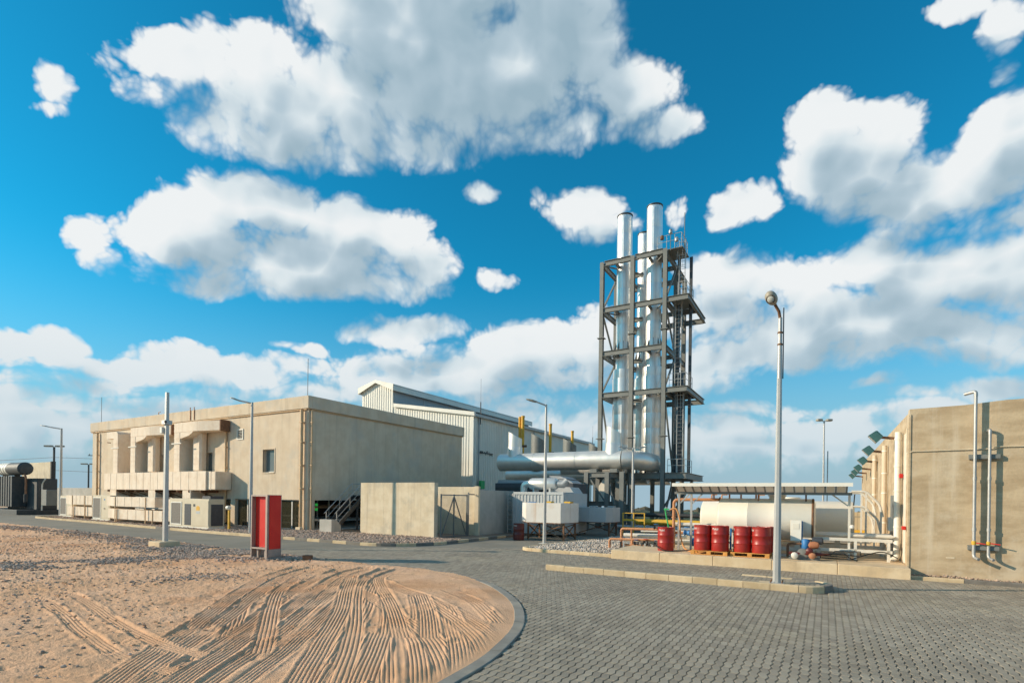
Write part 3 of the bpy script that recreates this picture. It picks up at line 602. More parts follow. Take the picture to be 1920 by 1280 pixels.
def stones(name, x, y, z, size, mat, label, cat):
    n = len(x); sh = np.array(SHAPES)[RNG.integers(0, len(SHAPES), n)]; a = RNG.uniform(0, 6.28, n); b = RNG.normal(0, .5, n)
    c, s_ = np.cos(a), np.sin(a); q = sh * size[:, None, None]; cb, sb = np.cos(b), np.sin(b)
    qx, qy, qz = q[..., 0], q[..., 1] * cb[:, None] - q[..., 2] * sb[:, None], q[..., 1] * sb[:, None] + q[..., 2] * cb[:, None]
    V = np.stack([x[:, None] + qx * c[:, None] - qy * s_[:, None], y[:, None] + qx * s_[:, None] + qy * c[:, None], z[:, None] + qz], -1).reshape(-1, 3)
    F = (SF[None] + (np.arange(n) * 12)[:, None, None]).reshape(-1, 3)
    return tag(part(name, npmesh(name, V, F), mat, None), label, cat, None, 'stuff')
def bed_stones(name, e0, e1, n0, n1, n, smin, smax, z, mat, label, inside=None):
    e = RNG.uniform(e0, e1, n); nn = RNG.uniform(n0, n1, n)
    if inside is not None: k = inside(e, nn); e, nn = e[k], nn[k]
    X = e * CE - nn * SE; Y = e * SE + nn * CE; s = RNG.uniform(smin, smax, len(e)) ** 1.0
    stones(name, X, Y, z + RNG.uniform(0, .05, len(e)) + .05 * fbm(e, nn, 2, 3), s, mat, label, 'gravel')
def bed_front(e): return np.interp(e, [-57.6, -46, -38, -30, -24, -18.2, -16.4, -15.6], [18.9, 18.05, 17.65, 17.4, 17.45, 17.45, 18.3, 19.7])
bed_stones('gravel', -36, -15.7, 17.4, 22.0, 13500, .035, .075, .07, 'stone', 'brown and grey stones heaped along the kerb before the concrete block', lambda e, n: n > bed_front(e))
bed_stones('gravel', -57, -36, 17.6, 21.4, 6500, .045, .085, .07, 'stone', 'stones under the white ducts and cooling units', lambda e, n: n > bed_front(e))
bed_stones('gravel', -11.2, -6.9, 19.7, 31, 6500, .03, .065, .07, 'pale_stone', 'pale pebbles round the foot of the lamp beside the orange pipes', lambda e, n: e > np.interp(n, [19.7, 20.2, 20.7, 23, 26.5, 34], [-10.4, -11.0, -11.15, -10.9, -10.4, -10.3]))
M('clod', (.64, .35, .18), (.72, .43, .25), scale=6, rough=.95, bump=.5, island=.12)
def yard_stones():
    xs, ys, ss = [], [], []
    def band(P, w, n, s0, s1):
        c = catmull(P, 10); t = RNG.uniform(0, len(c) - 1, n); x = np.interp(t, np.arange(len(c)), c[:, 0]); y = np.interp(t, np.arange(len(c)), c[:, 1])
        x += RNG.normal(0, w, n); y += RNG.normal(0, w, n); k = fbm(x * .7, y * .7, 3, 71) > -.10 - .1; xs.append(x[k]); ys.append(y[k]); ss.append(RNG.uniform(s0, s1, k.sum()))
    band([(-32, 32.5), (-24, 28.8), (-16.4, 23.6), (-12.2, 21), (-9.2, 19.2), (-7, 18.35)], .50, 6200, .025, .065)
    band([(-14.4, 21.8), (-12, 20.2), (-10.2, 19.2), (-8.6, 18.7)], .7, 3600, .03, .07)
    band([(-16, 15.0), (-14.3, 15.4), (-12.8, 16.0), (-12.0, 17.6), (-10.3, 18.4), (-8.4, 18.6)], .5, 3600, .025, .06)
    band([(-9.0, 13.0), (-8.2, 13.8), (-7.4, 14.0)], .35, 260, .02, .045)
    n = 9000; x = RNG.uniform(-30, -3, n); y = RNG.uniform(6, 26, n); k = (fbm(x * .5, y * .5, 3, 91) > -.05) & (x < -4 - RNG.uniform(0, 5, n)); xs.append(x[k]); ys.append(y[k]); ss.append(RNG.uniform(.012, .04, k.sum()))
    x, y, s = map(np.concatenate, (xs, ys, ss)); e, n = SI(x, y); k = (yard_inset(e, n) > .02); x, y, s = x[k], y[k], s[k]
    n = 8000; cx = RNG.uniform(-28, -2.5, n); cy = RNG.uniform(6.2, 26, n); ce, cn = SI(cx, cy); k = (yard_inset(ce, cn) > .1) & (cx < -3.5 - RNG.uniform(0, 1, n) ** 2 * 6) & (fbm(cx * .6, cy * .6, 3, 19) > -.08); cx, cy = cx[k], cy[k]; cs = RNG.uniform(.012, .045, len(cx))
    stones('sand_clods', cx, cy, yard_height(cx, cy), cs, 'clod', 'crumbled clods of earth on the rough sand at the left', 'clods')
    stones('yard_gravel', x, y, yard_height(x, y) + s * .15, s, 'stone', 'loose stones strewn over the sand beside the road', 'gravel')
yard_stones()

# ============================================================ buildings and walls
def facade(mb, x0, x1, z0, z1, holes, y0, y1):
    xs = sorted({x0, x1, *[h[0] for h in holes], *[h[1] for h in holes]}); zs = sorted({z0, z1, *[h[2] for h in holes], *[h[3] for h in holes]})
    for a, b in zip(xs, xs[1:]):
        run = None
        for c, d in zip(zs, zs[1:]):
            solid = not any(h[0] < (a + b) / 2 < h[1] and h[2] < (c + d) / 2 < h[3] for h in holes)
            if solid: run = (run[0], d) if run else (c, d)
            if run and (not solid or d == z1): mb.box(a, b, y0, y1, run[0], run[1]); run = None
    return mb
def elbow(p0, p1, p2, r, k=6):
    """points of a pipe that turns at p1 with bend radius r"""
    a, b, c = Vector(p0), Vector(p1), Vector(p2); u = (a - b).normalized(); w = (c - b).normalized(); s, t = b + u * r, b + w * r
    return [tuple(s.lerp(b, q).lerp(b.lerp(t, q), q)) for q in np.linspace(0, 1, k)]
def pipe_path(P, r=.1):
    out = [P[0]]
    for i in range(1, len(P) - 1): out += elbow(P[i - 1], P[i], P[i + 1], r)
    return out + [P[-1]]
# ------------------------------------------------------------ concrete control block on stilts
A = thing('control_building', 'large windowless-looking tan plaster block raised on stilts with a deep parapet', 'building', (-27, 21.5, 0))
A['label'] = 'long tan plaster building raised on stilts with a deep parapet'
WN = [(-7.15, -6.48, 5.86, 6.57), (-4.36, -3.19, 3.65, 5.11), (-10.85, -10.0, 3.72, 5.11), (-16.8, -16.0, 3.82, 5.13)]
mb = MB(); facade(mb, -28.2, 0, 1.92, 7.45, WN, 0, .32)
mb.box(-.32, 0, .32, 15.75, 1.92, 7.45).box(-28.2, -27.9, .32, 15.75, 1.92, 7.45).box(-27.9, -.32, 15.43, 15.75, 1.92, 7.45)
mb.box(-27.9, -.32, .32, 15.43, 1.95, 2.15).box(-27.9, -.32, .32, 15.43, 7.2, 7.4); part('wall', mb, 'plaster', A)
mb = MB(); mb.box(-28.35, .14, -.14, .16, 7.45, 8.22, .02).box(-.16, .14, .16, 15.9, 7.45, 8.22, .02).box(-28.35, -28.05, .16, 15.9, 7.45, 8.22, .02).box(-28.05, -.16, 15.6, 15.9, 7.45, 8.22, .02)
pa = part('parapet', mb, 'plaster', A)
mb = MB(); mb.tube([(-28.3, -.05, 7.40), (-.1, -.05, 7.40)], .045, 8); mb.tube([(.05, 0, 7.40), (.05, 15.8, 7.40)], .035, 8); part('drip_trim', mb, 'pipe_plaster', pa)
for x in (-.52, -7.85, -15.2, -22.4, -28.0): part('column', MB().box(x, x + .5, .01, .55, -.1, 1.92, .015), 'plaster', A)
for y in (5.6, 10.4, 15.1): part('column', MB().box(-.55, -.012, y, y + .5, -.1, 1.92, .015), 'plaster', A)
part('plinth', MB().box(-28.1, .06, -.12, 15.7, -.1, .09, .02), 'grey_concrete', A)
part('inner_wall', MB().box(-27.8, -.8, 9.2, 9.5, .09, 1.95), 'dark_steel', A)  # near-black wall: the shade under the building is put into its colour
# glazed screens between the stilts
for x0, x1 in ((-7.33, -.54), (-15.18, -7.87)):
    k = 6
    for i in range(k):
        a = x0 + (x1 - x0) * i / k; b = x0 + (x1 - x0) * (i + 1) / k; f = MB()
        f.box(a, a + .05, .18, .25, .09, 1.915).box(b - .05, b, .18, .25, .09, 1.915).box(a + .05, b - .05, .18, .25, .09, .14).box(a + .05, b - .05, .18, .25, 1.86, 1.915)
        fr = part('screen_frame', f, 'galvanised', A); part('pane', MB().box(a + .05, b - .05, .205, .215, .14, 1.86), 'smoked_glass', fr)
mb = MB()
for z, y in ((.42, 1.1), (.86, 1.1), (.62, 1.6)): mb.tube([(-27, y, z), (-.9, y, z)], .07, 8)
for x in np.arange(-26.5, -.9, 1.6): mb.box(x, x + .07, 1.05, 1.15, .09, .95)
part('pipe_run', mb, 'pipe_pale', A)
mb = MB()
for i in range(9):
    y = 3.2 + i * .62; mb.box(-26, -1.0, y, y + .05, 1.35 + .05 * (i % 3), 1.42 + .05 * (i % 3)); mb.box(-8 + i * .8, -7.94 + i * .8, 2.2, 8.6, .5, .56)
for i in range(14): mb.box(-1.0 - i * 1.1, -.94 - i * 1.1, 2.4, 2.46, .09, 1.9)
part('cable_tray', mb, 'galvanised', A)
for z in (1.22, 1.52): part('exit_sign', MB().box(-1.72, -1.50, 1.95, 1.99, z, z + .17), 'exit_green', A, 'small lit green sign under the building')
part('work_light', MB().box(-4.15, -3.7, 2.5, 2.56, 1.44, 1.60, .02), 'lamp_orange', A, 'small lit orange lamp under the building')
# windows
for i, (a, b, c, d) in enumerate(WN):
    f = MB(); y = .20 if i else -.05; f.box(a, a + .06, y, y + .08, c, d).box(b - .06, b, y, y + .08, c, d).box(a + .06, b - .06, y, y + .08, c, c + .06).box(a + .06, b - .06, y, y + .08, d - .06, d)
    fr = part('vent' if i == 0 else 'window', f, 'pvc_white' if i == 0 else 'galvanised', A)
    if i == 0:
        for j in range(6): part('slat', MB().bar((a + .06, y + .03, c + .11 + j * .10), (b - .06, y + .03, c + .11 + j * .10), .07, .02, (0, -.6, 1)), 'louvre', fr)
        part('backing', MB().box(a + .06, b - .06, y + .075, y + .09, c + .06, d - .06), 'black_metal', fr)
    else:
        part('pane', MB().box(a + .06, b - .06, y + .03, y + .045, c + .06, d - .06), 'window_glass', fr)
    if i == 0: continue
    mb = MB(); mb.box(a - .07, a, -.025, .06, c - .07, d + .07).box(b, b + .07, -.025, .06, c - .07, d + .07).box(a, b, -.025, .06, d, d + .07).box(a, b, -.045, .06, c - .07, c); part('surround', mb, 'plaster', fr)
# rainwater and conduit pipes on the face
def downpipe(pts, r, m='pipe_plaster', nm='downpipe'):
    o = part(nm, MB().tube(pipe_path(pts, .16), r, 10), m, A); mb = MB(); q = pts[-2] if len(pts) > 2 else pts[0]
    for z in (2.6, 4.0, 5.4, 6.6):
        if z < q[2]: mb.box(q[0] - r - .03, q[0] + r + .03, q[1] - r - .015, q[1] + r + .02, z, z + .05)
    if mb.v: part('clip', mb, m, o)
downpipe([(-26.95, -.14, 7.3), (-26.95, -.14, .1)], .08)
downpipe([(-10.6, -.10, 7.12), (-8.3, -.10, 7.12), (-8.3, -.10, .3)], .075)
downpipe([(-8.3, -.10, .34), (-8.3, -.28, .20), (-6.9, -1.1, .18), (-6.9, -1.1, .06)], .06, 'pipe_pale', 'drain_pipe')
downpipe([(-.42, -.16, 7.4), (-.42, -.16, .05)], .10, 'pipe_plaster'); downpipe([(.16, .12, 7.4), (.16, .12, .1)], .05, 'pipe_plaster', 'conduit')
part('pipe_shoe', MB().box(-.66, -.2, -.36, -.14, .0, .28, .03), 'cast_concrete', A)
for (x, h) in ((-.25, 2.3), (-26.9, 2.2)): part('lightning_rod', MB().tube([(x, .1, 8.2), (x, .1, 8.2 + h)], .018, 6), 'wire', A)
for x in (-17.5, -12.6, -12.1): part('roof_pipe', MB().tube(pipe_path([(x, .1, 7.5), (x, .1, 8.45), (x + .25, .1, 8.45)], .06) if x < -17 else [(x, -.17, 7.5), (x, -.17, 8.42)], .03, 6), 'rust_pipe', A)
# ------------------------------------------------------------ steel stair up the east face
st = thing('steel_stair', 'dark steel stair climbing the shaded end of the stilted building', 'stairs', (-25.9, 22.0, 0))
for s_ in (0, .9):
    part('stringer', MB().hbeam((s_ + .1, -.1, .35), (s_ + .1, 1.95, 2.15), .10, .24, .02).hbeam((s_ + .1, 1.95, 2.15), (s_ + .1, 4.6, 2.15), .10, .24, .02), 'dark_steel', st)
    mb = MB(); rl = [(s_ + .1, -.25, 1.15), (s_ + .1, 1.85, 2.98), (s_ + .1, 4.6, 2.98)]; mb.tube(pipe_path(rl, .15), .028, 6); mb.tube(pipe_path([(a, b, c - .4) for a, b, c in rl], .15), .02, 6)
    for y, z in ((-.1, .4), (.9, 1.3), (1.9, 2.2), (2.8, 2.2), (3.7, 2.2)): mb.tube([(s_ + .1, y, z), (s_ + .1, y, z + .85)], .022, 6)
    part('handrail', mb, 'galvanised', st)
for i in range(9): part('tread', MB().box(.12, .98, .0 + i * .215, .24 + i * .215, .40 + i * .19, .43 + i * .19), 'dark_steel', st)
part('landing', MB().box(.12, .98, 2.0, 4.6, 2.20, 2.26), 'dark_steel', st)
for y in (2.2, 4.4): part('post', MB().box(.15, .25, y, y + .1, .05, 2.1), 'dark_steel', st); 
part('brace', MB().bar((.2, 2.3, .2), (.2, 4.4, 2.0), .05, .05), 'galvanised', st)
# grey marker block
mb = MB(); mb.ext([(-.35, 0), (.35, 0), (.35, .42), (-.02, .78), (-.35, .78)], 'x', -.5, .5); single('marker_block', mb, 'grey_concrete', 'squat grey concrete block with a sloping top below the stair', 'block', (-24.8, 21.35, .05), 0)
# ------------------------------------------------------------ free standing wall and gate yard
fw = thing('blast_wall', 'tall pale cast concrete wall standing free before the shaded building end', 'wall', (-22.95, 21.9, 0))
for i in range(3): part('wall_panel', MB().box(i * 1.785 + .0012, (i + 1) * 1.785 - .0012, 0, .3, -.1, 2.97, .004), 'cast_concrete', fw)
gy = thing('yard_wall', 'shaded concrete wall with pier behind the wire gate', 'wall', (-17.4, 25.4, 0))
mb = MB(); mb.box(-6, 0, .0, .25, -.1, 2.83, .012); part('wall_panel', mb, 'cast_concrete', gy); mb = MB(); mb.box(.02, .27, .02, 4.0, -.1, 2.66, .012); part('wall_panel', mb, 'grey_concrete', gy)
part('wall_panel', MB().box(-5.55, -5.3, -3.18, -.01, -.1, 2.9, .012), 'cast_concrete', gy)  # added west wall, out of view, to cast shade behind the gate
part('pier', MB().box(.005, .32, -.15, .015, -.1, 2.86, .012), 'cast_concrete', gy)
gt = thing('wire_gate', 'grey steel frame gate with diagonal braces and wire mesh', 'gate', (-17.35, 22.1, 0))
mb = MB()
for y in (.03, 1.15, 2.35): mb.box(-.03, .03, y, y + .06, .05, 2.38)
mb.box(-.025, .025, .09, 2.35, 2.30, 2.36).box(-.025, .025, .09, 2.35, .08, .14); part('gate_frame', mb, 'gate_grey', gt)
for a, b in (((0, .12, .15), (0, 1.17, 2.25)), ((0, 2.32, .15), (0, 1.2, 2.25))): part('brace', MB().bar(a, b, .045, .045, (1, 0, 0)), 'gate_grey', gt)
mb = MB()
for i in range(38): mb.bar((.01, .1 + i * .06, .14), (.01, .1 + i * .06, 2.3), .004, .004)
for i in range(36): mb.bar((.01, .1, .16 + i * .06), (.01, 2.35, .16 + i * .06), .004, .004)
part('wire_mesh', mb, 'gate_grey', gt, kind='stuff'); part('latch', MB().box(.03, .08, 1.1, 1.3, 1.05, 1.15, .01), 'gate_grey', gt)
mb = MB(); mb.box(-.03, .03, 2.5, 2.56, .05, 2.5).box(-.03, .03, 2.56, 3.1, 2.36, 2.42); part('side_rail', mb, 'gate_grey', gt)
mt_ = thing('pump_motor', 'grey motor standing in the shaded yard behind the gate', 'motor', (-19.2, 23.3, 0))
part('base', MB().box(-.5, .5, -.3, .3, 0, .35, .02), 'grey_concrete', mt_); part('casing', MB().lathe([(.05, -.5), (.3, -.48), (.34, -.4), (.34, .4), (.3, .48), (.05, .5)], 16, (0, 0, 1.6), 'x'), 'galvanised', mt_); part('stand', MB().box(-.25, .25, -.2, .2, .35, 1.3, .02), 'steel_paint', mt_)
# ------------------------------------------------------------ engine hall
def corr(mb, L, zlo, ztop, pitch=.33, dep=.045, t0=0):
    """ribbed sheet along x from 0 to L, bottom zlo, top given by ztop(x); faces -y"""
    xs = []; x = 0
    while x < L - .01:
        for f, d in ((0, 0), (.55, 0), (.68, -dep), (.88, -dep)):
            if x + f * pitch < L: xs.append((x + f * pitch, d))
        x += pitch
    xs.append((L, 0)); n = len(xs); vs = [(a, d, zlo) for a, d in xs] + [(a, d, ztop(a)) for a, d in xs]
    mb.add(vs, [(i, i + 1, n + i + 1, n + i) for i in range(n - 1)]); return mb
HL = thing('engine_hall', 'tall cream ribbed metal hall with a raised roof monitor along the ridge', 'building', (-29.7, 42.85, 0))
hw = 12.8; ez, rz, LEN = 10.35, 12.35, 30.5
def gz(x): return ez + (rz - ez) * (1 - abs(x + hw) / hw)
mb = MB()      # gable sheet, x from -25.6 to 0
g1 = MB(); corr(g1, 2 * hw, 0, lambda a: gz(a - 2 * hw)); g1.v = [(x - 2 * hw, y, z) for x, y, z in g1.v]; part('gable_sheet', g1, 'cladding', HL)
g2 = MB(); corr(g2, LEN, 0, lambda a: ez); g2.v = [(-y + .0, x, z) for x, y, z in g2.v]; part('side_sheet', g2, 'cladding', HL)
g2 = MB(); corr(g2, LEN, 0, lambda a: ez); g2.v = [(y - 2 * hw, x, z) for x, y, z in g2.v]; part('side_sheet', g2, 'cladding', HL)
part('far_gable', MB().ext([(-2 * hw, 0), (0, 0), (0, ez), (-hw, rz), (-2 * hw, ez)], 'y', LEN - .05, LEN), 'cladding', HL)
for sx in (0, 1):
    a, b = (0.25, ez - .02), (-hw + 2.55, gz(-hw + 2.55) + .02)
    if sx: a, b = (-2 * hw - .25, a[1]), (-2 * hw - b[0], b[1])
    r = MB(); ny = int(LEN / .33)
    for i in range(ny + 1):
        y0 = -.28 + i * (LEN + .5) / ny; h = .0; 
        if i < ny:
            y1 = -.28 + (i + 1) * (LEN + .5) / ny; ym = y0 + .7 * (y1 - y0)
            for p, q, d0, d1 in ((y0, ym, 0, 0), (ym, y1, .05, .05)):
                r.add([(a[0], p, a[1] + .10 + d0), (b[0], p, b[1] + .10 + d0), (b[0], q, b[1] + .10 + d1), (a[0], q, a[1] + .10 + d1)], [(0, 1, 2, 3)])
    rf = part('roof', r, 'roof_sheet', HL)
    part('gable_trim', MB().add([(a[0], -.30, a[1] - .18), (b[0], -.30, b[1] - .18), (b[0], -.30, b[1] + .19), (a[0], -.30, a[1] + .19), (a[0], .02, a[1] - .18), (b[0], .02, b[1] - .18), (b[0], .02, b[1] + .19), (a[0], .02, a[1] + .19)], [(0, 1, 2, 3), (7, 6, 5, 4), (4, 5, 1, 0), (3, 2, 6, 7), (1, 5, 6, 2), (4, 0, 3, 7)]), 'cladding', rf)
    x = .12 if not sx else -2 * hw - .34
    part('gutter', MB().box(x, x + .24, -.27, LEN + .2, ez - .25, ez + .02, .02), 'roof_sheet', rf)
# roof monitor
mx0, mx1, mzt, mzr = -hw - 2.3, -hw + 2.3, 14.15, 14.72
g3 = MB(); corr(g3, mx1 - mx0, ez + .5, lambda a: mzt + (mzr - mzt) * (1 - abs(a - (mx1 - mx0) / 2) / ((mx1 - mx0) / 2))); g3.v = [(x + mx0, y - .06, z) for x, y, z in g3.v]; mo = part('monitor_gable', g3, 'cladding', HL)
for sx in (-1, 1):
    xe = -hw + sx * 2.62; r = MB(); r.add([(xe, -.4, mzt - .02), (-hw, -.4, mzr + .12), (-hw, LEN + .3, mzr + .12), (xe, LEN + .3, mzt - .02), (xe, -.4, mzt - .10), (-hw, -.4, mzr + .03), (-hw, LEN + .3, mzr + .03), (xe, LEN + .3, mzt - .10)], [(0, 1, 2, 3), (7, 6, 5, 4), (0, 4, 5, 1), (0, 3, 7, 4), (2, 6, 7, 3)]); part('monitor_roof', r, 'roof_sheet', mo)
    part('monitor_fascia', MB().box(min(xe, xe - sx * .05), max(xe, xe - sx * .05), -.42, LEN + .3, mzt - .62, mzt + .06), 'cladding', mo)
    part('monitor_verge', MB().add([(xe, -.43, mzt - .62), (-hw, -.43, mzr - .15), (-hw, -.43, mzr + .16), (xe, -.43, mzt + .06), (xe, -.34, mzt - .62), (-hw, -.34, mzr - .15), (-hw, -.34, mzr + .16), (xe, -.34, mzt + .06)], [(0, 1, 2, 3), (7, 6, 5, 4), (0, 4, 5, 1), (3, 2, 6, 7), (0, 3, 7, 4)]), 'cladding', mo)
    xw = -hw + sx * 2.1
    part('monitor_wall', MB().box(xw - .03, xw + .03, .05, LEN, rz - .7, mzt - .05), 'grey_cladding', mo)
    for i in range(7): part('mullion', MB().box(xw + sx * .03, xw + sx * .07, .3 + i * 4.9, .38 + i * 4.9, gz(xw) - .1, mzt - .1), 'galvanised', mo)
    if sx > 0: part('monitor_reveal', MB().box(xw + .04, mx1 + .02, -.02, .03, rz - .8, mzt - .3), 'cladding', mo)
part('corner_trim', MB().box(-.28, .06, -.10, .12, 0, ez + .05).box(.02, .10, .12, .34, 0, ez - .2), 'cladding', HL)
for y in (.75, 12.2, 21.3): part('downpipe', MB().tube([(.15, y, .1), (.15, y, ez - .2)], .06, 8), 'grey_cladding', HL)
for y, h in ((.9, 3.6), (30.2, 2.6)):
    rd = part('mast', MB().tube([(.2, y, ez - .9), (.2, y, ez + h * .36)], .05, 8), 'dark_steel', HL); part('rod', MB().tube([(.2, y, ez + h * .36), (.2, y, ez + h)], .014, 6), 'wire', rd)
br = thing('wall_bracket', 'small dark bracket of cut pipes on the ribbed hall side', 'bracket', (-29.62, 44.9, 6.7))
part('rail', MB().box(0, .06, -1.0, 1.3, -.04, .04), 'black_metal', br); part('box', MB().box(.06, .2, -1.1, -.7, -.1, .14, .01), 'black_metal', br)
mb = MB()
for i in range(9): mb.tube([(.03, -.3 + i * .18, .0), (.1, -.32 + i * .18 + random.uniform(-.1, .1), random.uniform(-.25, .35))], .03, 6)
part('stub', mb, 'black_metal', br)
single('green_cabinet', MB().box(0, .35, 0, .7, 0, .8, .02), 'green', 'bright green box fixed on the hall wall above the yard wall', 'box', (-29.6, 43.6, 3.1))
# ------------------------------------------------------------ brown concrete building at the right edge
RB = thing('right_building', 'tall brown stained concrete building with sloping lamps at the right edge', 'building', (2.15, 20.0, 0))
tops = [(0, 5.06), (1.3, 5.09), (2.2, 5.17), (9, 5.2)]
for i, ((a, z0), (b, z1)) in enumerate(zip(tops, tops[1:])):
    mb = MB(); mb.add([(a, 0, -.1), (b, 0, -.1), (b, .35, -.1), (a, .35, -.1), (a, 0, z0), (b, 0, z1), (b, .35, z1), (a, .35, z0)], [(0, 1, 5, 4), (1, 2, 6, 5), (2, 3, 7, 6), (3, 0, 4, 7), (4, 5, 6, 7)]); part('front_wall', mb, 'brown_concrete', RB)
part('side_wall', MB().box(.003, .35, .352, 25, -.1, 4.98), 'brown_concrete', RB); part('far_wall', MB().box(.35, 9, 24.7, 25, -.1, 4.9), 'brown_concrete', RB); part('roof', MB().box(.3, 9, .3, 24.8, 4.4, 4.5), 'grey_concrete', RB)
part('corner_strip', MB().box(-.025, .04, -.025, .05, .02, 4.9, .008), 'brown_concrete', RB)
part('conduit', MB().tube(pipe_path([(-.06, .05, 4.5), (-.06, .02, 3.72), (.06, -.04, 3.78), (1.9, -.04, 3.80), (2.0, -.04, 3.85), (8, -.04, 3.83)], .05), .014, 6), 'cast_concrete', RB)
for y, r in ((1.55, .095), (6.3, .09), (11.5, .09)): 
    o = part('drain_pipe', MB().tube(pipe_path([(-.13, y, 4.55), (-.13, y, .38), (-.30, y - .05, .33)], .12), r, 12), 'pvc_white' if y < 3 else 'plaster', RB); mb = MB()
    for z in (1.4, 2.6, 3.4, 4.3): mb.lathe([(r + .012, z), (r + .012, z + .05)], 12, (-.13, y, 0))
    part('collar', mb, 'pvc_white', o)
for y, z, s in ((.45, 1.45, .06), (1.3, 3.1, .07)): part('alarm', MB().box(-.12, -.01, y - s, y + s, z - s, z + s, .015), 'valve_red', RB, 'small red alarm box')
for y in (.62, .92): part('cable_duct', MB().box(-.03, .001, y, y + .06, .35, 4.4), 'pvc_white', RB)
part('meter_box', MB().box(-.26, -.001, 2.5, 3.1, 1.25, 1.72, .015), 'pvc_white', RB); part('open_door', MB().add([(-.01, 3.5, .4), (-.01, 4.6, .4), (-.01, 4.6, 2.5), (-.01, 3.5, 2.5), (-.06, 3.5, .4), (-.06, 4.6, .4), (-.06, 4.6, 2.5), (-.06, 3.5, 2.5)], [(4, 7, 6, 5), (0, 1, 2, 3), (0, 3, 7, 4), (1, 5, 6, 2), (3, 2, 6, 7)]), 'steel_paint', RB)
for x, zt, rad in ((1.50, 5.42, .043), (1.82, 4.32, .038)):
    p = [(x, -.16, .80), (x, -.16, zt - .05)]; p = ([(x - .12, .0, zt - .1)] if zt > 5 else []) + [p[1], p[0]]
    o = part('standpipe', MB().tube([(x, -.16, .86), (x, -.16, zt)], rad, 12), 'galvanised', RB)
    part('top_bend', MB().tube(pipe_path([(x, -.16, zt - .12), (x, -.16, zt + .02), (x - (.22 if zt > 5 else .02), .0, zt - .02)], .07), rad * 1.12, 10), 'galvanised', o)
    part('spout', MB().tube(pipe_path([(x, -.16, .92), (x, -.16, .70), (x + .08, -.34, .66)], .09), rad * 1.05, 10), 'galvanised', o)
    part('hand_valve', MB().tube([(x, -.17, 1.12), (x + .24, -.24, 1.09)], .016, 6), 'valve_red', o); part('valve_body', MB().lathe([(rad * .9, 1.04), (rad * 1.25, 1.09), (rad * 1.25, 1.15), (rad * .9, 1.18)], 10, (x, -.16, 0)), 'yellow_dark', o)
    mb = MB()
    for z in (1.45, 2.9): mb.lathe([(rad * 1.3, z), (rad * 1.3, z + .09)], 12, (x, -.16, 0))
    part('coupling', mb, 'galvanised', o)
for z in (3.50, .90): part('strut', MB().box(1.38, 2.06, -.10, -.01, z, z + .14).box(1.38, 2.06, -.12, -.10, z + .02, z + .12), 'steel_paint', RB)
part('stain_chip', MB().box(.9, 1.1, -.006, .0, .62, .66), 'cast_concrete', RB)
for j, (y, z) in enumerate(((3.6, 4.55), (7.6, 4.38), (11.7, 4.22), (16.0, 4.1), (19.7, 4.05), (23.5, 4.0))):
    nth = ['nearest', 'second', 'third', 'fourth', 'fifth', 'farthest'][j]
    fl = thing('floodlight', f'{nth} of the teal floodlights along the brown side wall', 'floodlight', (2.15, 20 + y, z), 0, 'floodlights on the brown wall')
    part('arm', MB().bar((0, 0, 0), (-.45, 0, .06), .06, .09), 'rust', fl)
    mb = MB(); c = Vector((-.62, 0, .08)); ax = Vector((-.75, 0, -.66)).normalized(); up = Vector((-.66, 0, .75)); w = Vector((0, 1, 0)); vs = []
    for t, a, b in ((-.17, .13, .19), (-.12, .16, .22), (.10, .18, .24), (.14, .185, .245)):
        vs += [c + ax * t + up * (a * i) + w * (b * k) for i, k in ((-1, -1), (1, -1), (1, 1), (-1, 1))]
    mb.add(vs, [(0, 1, 2, 3), (15, 14, 13, 12)] + [(i * 4 + k, i * 4 + (k + 1) % 4, i * 4 + 4 + (k + 1) % 4, i * 4 + 4 + k) for i in range(3) for k in range(4)]); part('housing', mb, 'teal_shade', fl)
    mb = MB(); mb.add([c + ax * .143 + up * (.165 * i) + w * (.225 * k) for i, k in ((-1, -1), (1, -1), (1, 1), (-1, 1))], [(0, 1, 2, 3)]); part('glass', mb, 'lens', fl)
kr = bpy.data.objects.new('wall_kerb', None); COL.objects.link(kr); tag(kr, kind='structure')
kerb_run(kr, np.array([(2.1, 19.40), (11, 19.40)]), 0, .15, -.03, .10, 1.2, lambda i, k: 'kerb_dark' if i == 1 else 'kerb_concrete', gap=.012, ch=.02)
sheet('dirt_strip', [(2.1, 19.5), (11, 19.5), (11, 20.05), (2.1, 20.05)], .06, 'bed_soil')
bed_stones('litter_stones', 2.2, 8, 19.58, 19.98, 420, .015, .04, .06, 'stone', 'small stones along the foot of the brown wall')
# ------------------------------------------------------------ far left: transformer bay
tw_ = thing('transformer_wall', 'concrete fire wall behind the dark transformer at the far left', 'wall', (-79, 24, 0))
part('wall_panel', MB().box(0, 7.7, 0, .35, -.1, 5.4, .02), 'cast_concrete', tw_); part('edge_trim', MB().box(7.7, 7.95, -.02, .37, -.1, 5.45), 'black_metal', tw_)
pw = thing('perimeter_wall', 'long low shaded perimeter wall at the far left', 'wall', (-120, 30, 0))
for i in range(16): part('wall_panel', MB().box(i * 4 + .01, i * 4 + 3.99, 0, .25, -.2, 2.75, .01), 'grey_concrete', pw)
tr = thing('transformer', 'dark finned power transformer with a drum on top, cut by the left frame edge', 'transformer', (-75.3, 20.5, 0))
part('plinth', MB().box(-.5, 10.0, -1.0, 2.6, -.05, .45, .03), 'transformer', tr); part('tank', MB().box(2.2, 9.6, .6, 2.2, .45, 3.5, .05), 'transformer', tr)
for i in range(11): part('cooling_fin', MB().box(.6 + i * .62, 1.0 + i * .62, -.55, .58, .7, 3.7, .03), 'transformer', tr)
